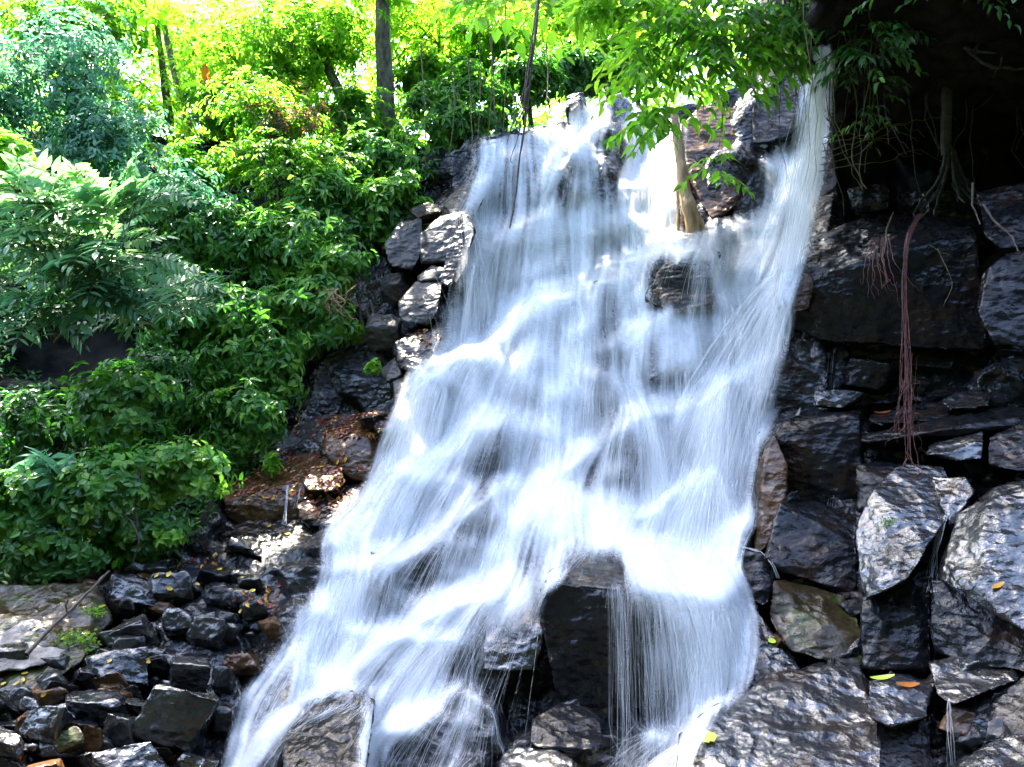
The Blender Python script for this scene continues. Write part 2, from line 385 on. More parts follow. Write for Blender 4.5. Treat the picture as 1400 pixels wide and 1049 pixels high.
g = sheet('hillside', gorge, np.linspace(-60, 60, 121), np.linspace(-40, 90, 131), M['dark_hill'])
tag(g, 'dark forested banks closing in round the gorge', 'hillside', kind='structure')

# ---------------------------------------------------------------- rocks: convex blocks through measured corners, remeshed, then roughened
ROCKS = []
def R(label, mat, pts, thick=1., group=None, rough=1., kind='rock', name='boulder', vox=3.2):
    """pts: visible corners (photo x, photo y, distance); the block goes on behind them"""
    p = np.array(pts, float); cx, cyy = p[:, 0].mean(), p[:, 1].mean(); p[:, 0] += (p[:, 0]-cx)*.05; p[:, 1] += (p[:, 1]-cyy)*.05
    bk = p.copy(); bk[:, 0] += (cx-bk[:, 0])*.12; bk[:, 1] += (cyy-bk[:, 1])*.12; bk[:, 2] += thick
    a = np.concatenate([p, bk]); ROCKS.append(dict(label=label, mat=mat, V=P(a[:, 0], a[:, 1], a[:, 2]), group=group, rough=rough, cat=kind, name=name, vox=vox*p[:, 2].mean()/FPX, chip=.04))

def B(label, mat, box, dY=0., group=None, seed=None, rough=1., kind='rock', name='boulder', depth=.9, vox=3., sharp=.30, Y=None):
    """an angular block that fills a photo rectangle"""
    r = np.random.default_rng(int(sum(box)*7)+(seed or 0)); x0, y0, x1, y1 = box
    if Y is None: Y = float(base_depth([(x0+x1)/2], [y1-.25*(y1-y0)])[0])
    Y += dY-.22
    c = np.array([(i, j, k) for i in (-1, 1) for j in (-1, 1) for k in (-1, 1)], float)
    c *= 1-sharp*r.random((8, 3))*1.5
    e = r.normal(size=(5, 3)); e /= np.abs(e).max(1, keepdims=True); e *= .95
    a = np.concatenate([c, e]); th = r.uniform(-.5, .5); ph = r.uniform(-.35, .35)
    a = a@np.array([[math.cos(th), 0, math.sin(th)], [0, 1, 0], [-math.sin(th), 0, math.cos(th)]])@np.array([[math.cos(ph), -math.sin(ph), 0], [math.sin(ph), math.cos(ph), 0], [0, 0, 1]])
    tx = r.uniform(-.6, .5); a = a@np.array([[1, 0, 0], [0, math.cos(tx), -math.sin(tx)], [0, math.sin(tx), math.cos(tx)]])
    a = (a-a.min(0))/(a.max(0)-a.min(0))
    gx_, gy_ = (x1-x0)*.06, (y1-y0)*.06; x0 -= gx_; x1 += gx_; y0 -= gy_; y1 += gy_
    w = (x1-x0)/FPX*Y
    ROCKS.append(dict(label=label, mat=mat, V=P(x0+a[:, 0]*(x1-x0), y0+a[:, 2]*(y1-y0), Y+(a[:, 1]-.35)*w*depth), group=group, rough=rough, cat=kind, name=name, vox=vox*Y/FPX, chip=.08))

# --- right bank, from the cave floor down
R('long flat-topped basalt block jutting out below the dark cave roots', 'black', [(1120,325,12.4),(1210,288,12.9),(1318,298,12.2),(1066,370,11.9),(1105,380,11.5),(1205,350,11.2),(1328,318,11.0),(1064,432,11.9),(1110,462,11.6),(1230,470,11.2),(1345,480,10.9)], 1.6)
R('small brown knob of rock at the block edge right beside the chute water', 'brown', [(1066,368,11.7),(1110,374,11.5),(1112,398,11.4),(1104,425,11.3),(1062,425,11.5),(1058,395,11.6)], .8)
B('low round boulder resting on the back of the flat-topped block', 'black', (1160,252,1232,296), Y=12.9)
R('wet boulder on the cave floor with a bleached root across it', 'black', [(1338,262,11.2),(1400,248,11.0),(1480,250,10.6),(1345,325,10.6),(1372,340,10.4),(1480,330,10.2)], 1.)
R('bulging blue-sheened boulder at the right edge under the cave floor', 'black', [(1345,372,9.9),(1375,350,9.9),(1420,338,9.8),(1520,345,9.4),(1336,420,9.7),(1360,462,9.5),(1420,478,9.3),(1520,480,9.0)], 1.2)
R('shadowed wall block under the flat-topped ledge', 'black', [(1064,432,12.2),(1180,455,11.9),(1345,470,11.5),(1420,460,11.2),(1060,560,11.9),(1180,545,11.7),(1340,545,11.3),(1420,540,11)], 1.4)
R('square black block with a curled pale leaf on its top corner', 'black', [(1062,578,10.9),(1100,562,11.3),(1184,552,11.3),(1055,596,10.7),(1172,566,10.4),(1080,690,10.6),(1170,700,10.2),(1178,640,10.2)], 1.)
B('thin brown-grey slab perched on top of the square black block', 'grey', (1114,534,1186,560), Y=11.1, depth=.7)
R('thin wedge slab with a bright upper face, topmost of the slab stack', 'grey', [(1284,548,10.2),(1330,531,10.4),(1356,538,10.2),(1300,560,9.9),(1352,556,9.8)], .8, vox=3)
R('dull brown slab under the red root, left in the slab stack', 'black', [(1188,566,10.7),(1225,556,10.8),(1300,545,10.6),(1186,582,10.3),(1300,572,10.0)], .9, vox=3)
R('long wet slab running to the right edge in the middle of the slab stack', 'black', [(1182,592,10.1),(1240,578,10.3),(1340,560,10.0),(1460,552,9.6),(1178,606,9.9),(1250,600,9.7),(1345,578,9.4),(1460,580,9.2)], 1., vox=3.4)
R('lowest short slab of the stack with a green tinge', 'grey', [(1268,608,9.6),(1290,598,9.7),(1345,586,9.5),(1264,622,9.3),(1300,632,9.2),(1342,628,9.1),(1346,600,9.2)], .9, vox=3.4)
R('dark split block beside the slab stack at the right edge', 'black', [(1352,598,9.3),(1400,575,9.3),(1480,570,9.0),(1350,640,9.0),(1400,650,8.8),(1480,640,8.5)], .9)
R('wet boulder face squeezed between black block and slab stack', 'black', [(1170,640,10.0),(1200,628,10.1),(1235,632,9.9),(1172,700,9.7),(1200,690,9.5),(1240,665,9.4)], .8)
R('tan-brown upright wedge at the right edge of the curtain of water', 'brown', [(1048,604,10.4),(1060,595,10.4),(1078,640,10.1),(1080,690,10.0),(1036,640,10.4),(1030,760,9.9),(1062,735,9.8)], .9)
R('dark brown block below the square black block', 'black', [(1068,690,9.9),(1110,684,10.2),(1170,702,9.9),(1048,762,9.5),(1070,780,9.3),(1168,816,9.1),(1172,740,9.4)], 1.)
R('moss-brown wedge with a triangular face above the grey slope', 'mossy', [(1058,794,9.2),(1075,790,9.4),(1120,812,9.2),(1170,822,9.0),(1050,850,8.8),(1080,890,8.5),(1176,914,8.2),(1178,880,8.4)], .9)
R('black block put in for the dark hollow beside the chute curtain', 'black', [(1012,752,9.7),(1040,755,9.6),(1062,778,9.5),(1012,815,9.4),(1050,830,9.2)], .7, vox=3.4)  # black block stands in for a shaded hollow
R('big pale-sheened boulder under the tip of the red root', 'grey', [(1172,720,8.8),(1195,670,9.0),(1235,635,9.4),(1290,640,9.2),(1308,690,8.6),(1172,800,8.3),(1186,822,8.1),(1240,795,7.9),(1268,745,8.1)], 1.1, rough=1.2)
R('black block put in for the shaded underside of the pale-sheened boulder', 'black', [(1178,815,8.5),(1240,795,8.3),(1272,790,8.3),(1178,915,8.1),(1275,912,7.9)], .9)  # near-black colour gives the boulder above its shaded underside
R('steep striped rib of rock left of the far right boulder', 'grey', [(1270,650,9.0),(1320,652,8.7),(1335,672,8.5),(1300,720,8.4),(1285,690,8.6)], .8)
R('large gleaming boulder cut off by the right edge with a yellow leaf on it', 'grey', [(1288,760,8.1),(1310,705,8.3),(1352,672,8.4),(1480,620,8.2),(1282,790,7.8),(1340,800,7.4),(1400,860,7.0),(1480,880,6.7),(1350,690,8.1)], 1.2, rough=1.2)
R('black block put in for the shaded underside of the large gleaming boulder', 'black', [(1276,795,8.0),(1340,800,7.7),(1480,880,7.0),(1276,895,7.7),(1340,910,7.3),(1480,925,6.8)], 1.)  # blackened for the shade beneath the gleaming boulder
R('ledge fed by a trickle below the black undercut at the right', 'grey', [(1272,905,7.5),(1330,900,7.5),(1395,910,7.3),(1280,950,7.1),(1300,966,6.9),(1350,945,6.9),(1392,930,7.0)], .8)
R('dark angular block under the lower right ledge', 'black', [(1310,965,7.1),(1400,925,7.0),(1490,935,6.6),(1300,1010,6.9),(1330,1020,6.8),(1490,1000,6.3)], .8)
R('pale wet corner stone at the bottom right corner', 'grey', [(1300,1045,6.5),(1345,1015,6.6),(1385,1003,6.6),(1490,1010,6.3),(1300,1110,6.1),(1400,1100,5.9),(1490,1110,5.7)], .8)
R('square wet stone carrying a lime leaf and an orange leaf', 'grey', [(1186,930,7.4),(1230,922,7.6),(1275,935,7.4),(1188,985,7.0),(1225,1000,6.9),(1268,978,7.0)], .8)
R('black block put in for the shaded underside of the leaf-carrying square stone', 'black', [(1195,985,7.2),(1272,975,7.2),(1288,1120,6.6),(1200,1120,6.6)], .8)  # shade below the square stone put into this block's black
R('sloping grey rock at the bottom of the falls with one lime leaf', 'grey', [(930,1000,7.3),(965,972,7.6),(1050,925,8.2),(1110,912,8.4),(1180,905,8.3),(1192,940,7.8),(1205,1060,6.6),(1205,1120,6.2),(925,1060,6.9),(925,1120,6.5),(1060,1010,7.2)], 1.2, rough=1.3)
R('smooth rock shoulder right beside the foot of the curtain', 'grey', [(1002,830,9.2),(1030,825,9.2),(1062,870,8.8),(1095,905,8.5),(1000,930,8.4),(1060,940,8.2),(1100,925,8.3)], .9, rough=1.3)

# --- rocks in and beside the falls
R('big black block jutting through the middle of the falls', 'black', [(755,783,9.1),(798,752,9.7),(848,734,10.1),(905,746,10.1),(975,770,9.8),(1008,800,9.3),(741,796,8.75),(832,806,8.45),(905,812,8.5),(985,822,8.6),(744,845,8.75),(769,962,8.55),(836,964,8.4),(905,965,8.45),(990,960,8.5)], 1.2, rough=.6)
R('water-covered block above the big black block', 'grey', [(712,690,10.7),(760,668,11.2),(862,680,11.2),(872,712,10.7),(704,730,10.3),(722,795,10.0),(860,735,10.1),(850,780,9.9)], 1., rough=.9)
R('blue-wet boulder left of the big black block under thin water', 'grey', [(668,832,9.4),(700,812,9.6),(738,818,9.5),(660,915,8.9),(735,915,8.8),(745,860,9.0)], .9)
R('shiny black boulder at the foot of the big black block', 'black', [(728,985,8.0),(765,958,8.3),(806,968,8.2),(726,1018,7.7),(780,1030,7.5),(822,1020,7.6),(822,985,7.9)], .8, vox=3.2)
R('low rounded wet rock at the bottom edge below the falls', 'grey', [(682,1040,7.6),(700,1022,7.8),(750,1020,7.7),(790,1042,7.4),(680,1090,7.0),(790,1090,7.0)], .8, vox=3.2)
R('speckled dark rock splitting the stream at the bottom', 'black', [(392,1000,7.9),(430,962,8.3),(480,945,8.4),(512,958,8.2),(500,1005,7.7),(380,1100,6.9),(500,1090,6.9)], .9, rough=1.2)
R('small upright rock in the white water at the left side of the falls', 'grey', [(506,752,10.3),(520,760,10.2),(527,790,10.0),(502,815,9.9),(522,815,9.8)], .6, vox=3)
R('dark rock with thin strands over it between falls and chute', 'black', [(884,398,13.1),(905,365,13.4),(942,338,13.7),(985,345,13.5),(880,412,12.9),(920,425,12.6),(975,415,12.5)], 1.)
R('narrow wet step below the strand-covered dark rock', 'grey', [(886,438,12.8),(925,428,12.9),(960,440,12.7),(880,520,12.3),(912,510,12.2),(960,505,12.1)], .9)
R('square block behind thin water in the upper falls', 'grey', [(812,385,13.8),(868,380,13.8),(872,405,13.6),(806,430,13.5),(812,462,13.2),(866,460,13.2)], .8)
R('dark block behind the lower chute curtain', 'black', [(912,735,10.5),(960,732,10.5),(965,795,10.1),(910,800,10.0)], .6)
B('dark square boulder standing on the lip between two water curtains', 'black', (770,126,804,172), Y=17.5, sharp=.2)
R('tall brown-grey boulder on the lip right of the thin middle curtain', 'grey', [(822,140,17.5),(850,128,17.8),(868,150,17.6),(822,215,17.0),(845,225,16.9),(872,205,17.0)], 1.)
R('root-hung rock buttress between the falls and the chute', 'brown', [(925,175,16.4),(960,145,16.8),(1010,150,16.6),(1030,185,16.2),(945,250,15.8),(1010,250,15.5),(970,300,15.2),(1005,285,15.2)], 1.2)
R('layered wet rock beside the top of the chute', 'black', [(1030,140,16.1),(1062,100,16.4),(1105,92,16.2),(1110,130,15.8),(1030,195,15.5),(1075,190,15.3),(1100,165,15.4)], 1.2)
R('wet black rock under the corner where the chute bends', 'black', [(1085,225,14.8),(1110,196,14.8),(1140,205,14.4),(1085,290,14.2),(1120,300,13.8),(1150,270,13.8)], 1.)
R('shadowed rock at the right side of the chute below the bend', 'black', [(1105,275,14.0),(1140,260,13.8),(1160,300,13.2),(1095,365,13.0),(1120,360,12.8),(1130,320,12.9)], .9)

# --- left side of the falls
R('rounded grey boulder at the left of the pale boulder pair', 'pale', [(524,335,15.0),(545,305,15.3),(576,300,15.2),(580,340,14.9),(532,362,14.8),(565,372,14.7)], .9)
R('pale square boulder beside the upper falls', 'pale', [(575,318,14.9),(600,295,15.2),(638,290,15.0),(612,340,14.6),(574,362,14.6),(610,358,14.5)], .9)
R('dark leaning slab face between pale boulder and falls', 'black', [(638,290,14.9),(652,318,14.6),(640,345,14.4),(612,400,14.1),(600,378,14.3),(612,335,14.6)], .9)
R('small wedge stone pinched under the pale square boulder', 'pale', [(570,378,14.5),(590,362,14.6),(610,366,14.4),(608,384,14.3),(572,386,14.3)], .6, vox=3)
R('overhanging boulder with a pale cap beside the white water', 'pale', [(545,412,14.2),(570,385,14.5),(606,383,14.3),(604,400,14.0),(548,440,14.0),(585,448,13.8),(598,425,13.8)], .8)
R('dark ledge stone with a few fallen leaves beside the mid falls', 'black', [(540,468,13.8),(575,452,14.0),(610,448,13.8),(596,476,13.4),(545,505,13.4),(575,508,13.2)], .8)
R('flat layered slab at the upper left of the lip', 'pale', [(604,276,16.0),(635,250,16.4),(668,245,16.2),(662,272,15.7),(612,296,15.6),(650,296,15.4)], .9)
B('mossy stone at the foot of the lip shrubs', 'mossy', (560,276,604,308), Y=15.6)
R('dark cleft wall under the creepers', 'black', [(470,380,16.2),(525,350,15.8),(545,400,15.2),(480,520,15.2),(540,500,14.5),(545,560,14.2),(480,560,14.6)], 1.)
R('splintered tan rock lit beside a small green sprig', 'pale', [(520,506,13.9),(540,488,13.9),(554,515,13.5),(525,522,13.5)], .5, vox=3)
R('sloping stone in spray right above the leaf-covered block', 'pale', [(536,522,13.4),(572,505,13.6),(585,530,13.2),(540,580,12.8),(570,585,12.6)], .8)
R('dim rounded block behind the leaf-covered block', 'pale', [(380,585,13.9),(440,568,14.2),(490,565,13.9),(384,622,13.4),(440,630,13.2),(480,600,13.4)], .9)
B('small dim round stone under the foliage edge', 'black', (376,560,410,586), Y=14)
R('dark slab leaning in the shade under the leaves', 'black', [(400,530,14.6),(440,515,14.8),(470,545,14.4),(410,560,14.2),(465,568,14.1)], .8)
R('orange-brown block topped with red fallen leaves', 'brown', [(440,592,13.0),(490,572,13.5),(538,566,13.4),(534,590,12.9),(500,596,12.6),(446,620,12.6),(470,655,12.4),(522,660,12.2)], 1.)
R('flat brown ledge strewn with yellow and red leaves', 'brown', [(303,672,12.6),(350,640,13.1),(440,612,13.3),(472,632,12.9),(415,655,12.3),(308,684,12.2),(320,720,12.2),(408,712,11.9)], 1.)
R('brown cube at the right end of the flat leafy ledge', 'brown', [(412,655,12.3),(440,632,12.7),(472,634,12.5),(470,665,12.2),(420,672,12.0),(455,672,12.0)], .6, vox=3)
R('low dark shelf with leaf litter beside the left white water', 'black', [(400,690,12.2),(450,668,12.5),(520,655,12.3),(525,690,11.7),(430,720,11.5),(490,715,11.4)], .8)
R('dark red-brown stone under the ledge next to the trickle', 'brown', [(404,690,11.9),(425,684,12),(440,700,11.8),(410,712,11.7),(436,714,11.6)], .5, vox=3)
R('broad wet shelf under the flat leafy ledge', 'black', [(296,730,11.9),(350,705,12.2),(410,712,12.0),(430,735,11.5),(310,750,11.4),(385,770,11.0),(430,765,11.0)], .8)
R('pinkish wet rock where the left water spreads', 'pale', [(425,735,11.3),(470,700,11.8),(520,690,11.5),(512,730,10.9),(430,785,10.6),(480,785,10.4)], .9)
R('brown stone with pale foam line at the left edge of the stream', 'brown', [(386,800,10.5),(410,785,10.6),(440,780,10.5),(392,850,10.0),(430,840,9.9)], .7)

# --- rubble at the lower left
B('pointed grey boulder at the top of the rubble below the bushes', 'grey', (247,722,286,760))
B('pale cracked boulder, largest in the upper rubble', 'grey', (132,784,214,842), sharp=.2)
B('flat-topped bluish block right of the pale cracked boulder', 'rubble', (200,783,264,838))
B('brown-faced slab block in the middle of the rubble', 'rubble', (148,840,218,896), sharp=.15)
B('split boulder with a bright white-blue flank', 'grey', (222,832,272,880))
B('smooth diamond-shaped boulder near the stream edge', 'rubble', (254,840,316,894), sharp=.2)
B('rough bright-topped boulder in the left rubble', 'grey', (110,884,200,952), rough=1.4)
B('low dark stone with a flat wet top', 'black', (176,892,238,930))
B('wedge boulder with two clean grey faces', 'grey', (228,898,288,946), sharp=.15)
B('large brown-black boulder at the bottom of the rubble', 'rubble', (178,940,296,1036), sharp=.2, rough=1.2)
B('glossy ridge-backed boulder left of the large brown-black one', 'grey', (90,944,176,1000))
B('dark knobbly stone under the flat tilted slab', 'black', (34,930,108,968))
B('bright-sided boulder near the left bottom', 'grey', (22,966,100,1034), rough=1.3)
B('greenish narrow boulder leaning at the bottom', 'mossy', (68,992,116,1048))
B('red-brown rough stone among grey boulders at the bottom', 'brown', (106,992,142,1034))
B('twin-faced angular stone beside the large brown-black boulder', 'rubble', (140,976,199,1026))
B('wide wet boulder on the bottom edge of the rubble', 'grey', (92,1014,230,1080), sharp=.2)
B('dark boulder at the far left edge of the rubble', 'black', (-40,940,30,994))
R('flat tilted slab pointing up the slope', 'grey', [(56,925,9.3),(80,900,9.6),(118,893,9.7),(116,910,9.4),(70,932,9.1)], .4, vox=3)
B('small square stone under the brown-faced slab', 'rubble', (132,860,176,892))
B('thin dark stone beneath the pointed boulder', 'black', (262,770,326,802))
B('shiny angular stone between slab and stream', 'black', (276,800,344,834))
B('broken ledge stone with a leaf beside the stream bank', 'rubble', (326,815,368,850))
B('brown stone half in the stream bank', 'brown', (352,842,388,878))
B('black stone in the gap beside the bright wedge boulder', 'black', (288,910,322,956))
B('wet stone on the bottom edge next to the stream', 'grey', (238,1028,300,1075))
B('jet-black stone at the stream edge near the bottom', 'black', (284,960,318,1010))
B('grey stone on the left edge at the bottom corner', 'grey', (-20,1000,40,1070))
R('brown-black streamside bank rock wet with spray', 'rubble', [(312,900,9.8),(335,850,10.2),(385,845,10.1),(420,880,9.6),(300,1040,8.2),(330,1080,7.8),(390,1000,8.3)], .9, rough=1.3)
R('pale packed earth bank at the left edge with sunlight added to its colour', 'sand', [(-60,862,9.55),(20,848,9.65),(75,850,9.7),(100,880,9.3),(-60,925,8.8),(30,915,8.8),(90,900,9.0)], .8, kind='earth bank', name='earth_bank', rough=1.3)
R('dark earth bank with moss behind the leaning stick', 'mossy', [(-60,800,10.3),(60,805,10.2),(130,800,10.2),(150,850,9.8),(-60,990,8.4),(50,945,8.6),(110,905,9.0)], .8, kind='earth bank', name='earth_bank', rough=1.3)
fr = np.random.default_rng(5)
SMALLSTONES = []
k = 0
while k < 130:
    x, y = fr.uniform(-20, 400), fr.uniform(745, 1060)
    if y < 985-.62*x+ (x > 230)*60 and y < 790+(120-x)*1.0: continue
    if x > 400-(y-745)*.36: continue
    s = fr.uniform(9, 30)*(.6+.6*(y-700)/350)
    k += 1
    B('small wet dark stone wedged loose among the larger rubble boulders', ('rubble', 'black', 'grey', 'brown')[int(fr.choice(4, p=[.45, .22, .18, .15]))], (x-s, y-s*.7, x+s, y+s*.7), dY=fr.uniform(-.05, .25), group='small loose stones in the rubble', name='stone', kind='stone', vox=3.3)

for k in range(46):
    x, y = fr.uniform(1060, 1400), fr.uniform(440, 1030); s = fr.uniform(20, 46)
    if y > 900 and x < 1180: continue
    B('dark angular stone wedged in the cracks of the right-hand rock wall', ('black', 'black', 'grey', 'brown', 'rubble')[k % 5], (x-s, y-s*.6, x+s, y+s*.6), dY=.22+fr.uniform(-.1, .12), group='stones wedged in the right-hand wall', name='stone', kind='stone', vox=3.2, sharp=.18)
for (x0, y0, x1, y1, lab) in ((520, 372, 560, 420, 'dark angular boulder below the rounded grey boulder beside the upper falls'), (500, 430, 548, 478, 'shaded boulder in the cleft left of the leafy ledge stone'), (556, 505, 612, 552, 'dark wet boulder at the edge of the mid falls spray'), (485, 560, 540, 590, 'dark slab behind the red leaves of the orange-brown block'), (610, 345, 650, 400, 'wet dark boulder under the leaning slab at the falls edge')):
    B(lab, 'black' if y0 > 500 else 'pale', (x0, y0, x1, y1), dY=-.15, sharp=.2)
_o = np.random.default_rng(77)
_x = np.array([[3.85, 10.2, 8.5], [9, 9.2, 8.2], [16, 8.6, 8.0], [4.85, 12.5, 8.3], [6.15, 15.6, 7.9], [16, 16, 7.2], [10, 12, 7.7], [3.9, 10.4, 11], [6.3, 16, 11], [9, 9.3, 12], [16, 9, 12.5], [16, 17, 12], [7, 17, 12]])
ROCKS.append(dict(label='heavy overhang of dark rock that roofs the cave and carries hanging roots', mat='cave', V=_x, group=None, rough=6., cat='overhang', name='rock_overhang', vox=.07, chip=.02))
def unit_(a): return a/(np.linalg.norm(a)+1e-9)
raw = []
for s in ROCKS:
    bm = bmesh.new()
    for v in s['V']: bm.verts.new(v)
    h = bmesh.ops.convex_hull(bm, input=bm.verts)
    bmesh.ops.delete(bm, geom=[v for v in bm.verts if not v.link_faces], context='VERTS')
    me = bpy.data.meshes.new(s['name']); bm.to_mesh(me); bm.free()
    o = bpy.data.objects.new(s['name'], me); COL.objects.link(o)
    md = o.modifiers.new('remesh', 'REMESH'); md.mode = 'VOXEL'; md.voxel_size = max(.014, s['vox']); raw.append(o)
dg = bpy.context.evaluated_depsgraph_get()
solidV, solidF, nsol = [cliffV], [np.concatenate([cliffF[:, [0, 1, 2]], cliffF[:, [0, 2, 3]]])], len(cliffV)
for i, (s, o) in enumerate(zip(ROCKS, raw)):
    me = bpy.data.meshes.new_from_object(o.evaluated_get(dg)); old = o.data
    o.modifiers.clear(); o.data = me; bpy.data.meshes.remove(old)
    n_ = len(me.vertices); co = np.empty(n_*3, np.float32); me.vertices.foreach_get('co', co); co = co.reshape(-1, 3).astype(float)
    nn = np.empty(n_*3, np.float32); me.vertex_normals.foreach_get('vector', nn); nn = nn.reshape(-1, 3)
    size = np.median(co.max(0)-co.min(0)); size = min(size, 1.6)
    q = co+i*13.7
    rr = np.random.default_rng(500+i)
    for _c in range(8):                                  # flat broken chips on corners and edges
        nd = unit_(rr.normal(size=3)); hgt = co@nd; ext = hgt.max()-hgt.min(); dl = rr.uniform(.02, s['chip'])*min(ext, 2.)
        ex = hgt-(hgt.max()-dl)+.012*size*vnoise(q/size*5, 90+_c)
        co = co-np.maximum(ex, 0)[:, None]*nd
    d = .018*size*fbm(q/size*2.2, 51+i, 3)-.022*size*np.abs(vnoise(q/size*4.1, 59+i))-.016*np.abs(fbm(q*4.2, 63+i, 2))*min(1., size/.5)-.012*np.minimum(size, 1)*np.abs(fbm(q*np.array([6, 6, 15.])/max(size, .5), 81+i, 3))
    co = co+nn*(d*s['rough'])[:, None]
    c0 = co.mean(0); c0[2] = co[:, 2].min()
    me.vertices.foreach_set('co', (co-c0).astype(np.float32).ravel()); o.location = c0
    me.polygons.foreach_set('use_smooth', np.ones(len(me.polygons), bool)); me.materials.clear(); me.materials.append(M[s['mat']]); me.update()
    tag(o, s['label'], s['cat'], s['group'])
    me.calc_loop_triangles(); t3 = np.empty(len(me.loop_triangles)*3, np.int32); me.loop_triangles.foreach_get('vertices', t3)
    solidV.append(co); solidF.append(t3.reshape(-1, 3)+nsol); nsol += n_

SV = np.concatenate(solidV); SF = np.concatenate(solidF)
BVH = BVHTree.FromPolygons(SV.tolist(), SF.tolist(), all_triangles=True)
EYE = Vector((0, 0, CAMZ))
def hit(px, py):
    """the rock surface seen in that photo direction: point, normal"""
    d = Vector(P(px, py, 1.)-np.array([0, 0, CAMZ])).normalized()
    loc, nor, i, dist = BVH.ray_cast(EYE, d)
    if loc is None: return None
    if nor.dot(d) > 0: nor = -nor
    return np.array(loc), np.array(nor)

# ---------------------------------------------------------------- water: drops traced down the rock, each path a thin white thread
X0, Y0, ST = 240, 40, 2
NGX, NGY = (1220-X0)//ST, (1230-Y0)//ST
gx = X0+ST*np.arange(NGX); gy = Y0+ST*np.arange(NGY)
D = np.full((NGY, NGX), np.nan)
for j in range(NGY):
    ds = P(gx, np.full(NGX, gy[j]), 1.)-np.array([0, 0, CAMZ])
    for i in range(NGX):
        loc = BVH.ray_cast(EYE, Vector(ds[i]))[0]
        if loc is not None: D[j, i] = loc.y
D = np.where(np.isnan(D), 30., D)
def blur(a, r, n=2):
    for _ in range(n):
        for ax in (0, 1):
            p_ = np.concatenate([np.repeat(np.take(a, [0], ax), r+1, ax), a, np.repeat(np.take(a, [-1], ax), r, ax)], ax)
            c_ = np.cumsum(p_, ax); m_ = a.shape[ax]
            a = (np.take(c_, np.arange(2*r+1, 2*r+1+m_), ax)-np.take(c_, np.arange(0, m_), ax))/(2*r+1)
    return a
DS = blur(np.minimum(D, 20), 1, 2)
DN = blur(np.minimum(D, 20), 4, 2)
PW = P(gx[None], gy[:, None], DN)
nrm = np.cross(np.gradient(PW, axis=0), np.gradient(PW, axis=1)); nrm /= np.linalg.norm(nrm, axis=2, keepdims=True)
nrm = np.where((nrm[..., 1:2] > 0), -nrm, nrm)
def samp(a, px, py):
    i = np.clip(((px-X0)/ST).astype(int), 0, NGX-1); j = np.clip(((py-Y0)/ST).astype(int), 0, NGY-1)
    return a[j, i]

LB = ([190, 250, 300, 400, 560, 700, 850, 1049, 1230], [655, 648, 632, 602, 552, 492, 412, 312, 240])
RB = ([90, 150, 200, 300, 400, 450, 600, 750, 850, 930, 980, 1049, 1230], [1128, 1122, 1110, 1098, 1075, 1056, 1050, 1018, 1012, 998, 955, 925, 900])
DRY = ((742, 802, 828, 965, 2.2), (876, 345, 945, 418, .75), (880, 430, 905, 520, .3), (762, 742, 856, 798, .55), (664, 820, 738, 915, .35), (772, 165, 786, 235, .8), (824, 140, 866, 220, .8), (395, 945, 505, 1049, .8), (900, 825, 942, 960, .2), (500, 752, 528, 812, .5), (685, 960, 822, 1049, .5), (820, 385, 868, 460, .3), (700, 195, 765, 290, .10), (712, 700, 745, 790, .35), (905, 735, 960, 800, .3), (860, 830, 950, 960, .08), (555, 600, 600, 660, .15), (650, 560, 700, 620, .1), (945, 150, 1040, 300, .8))
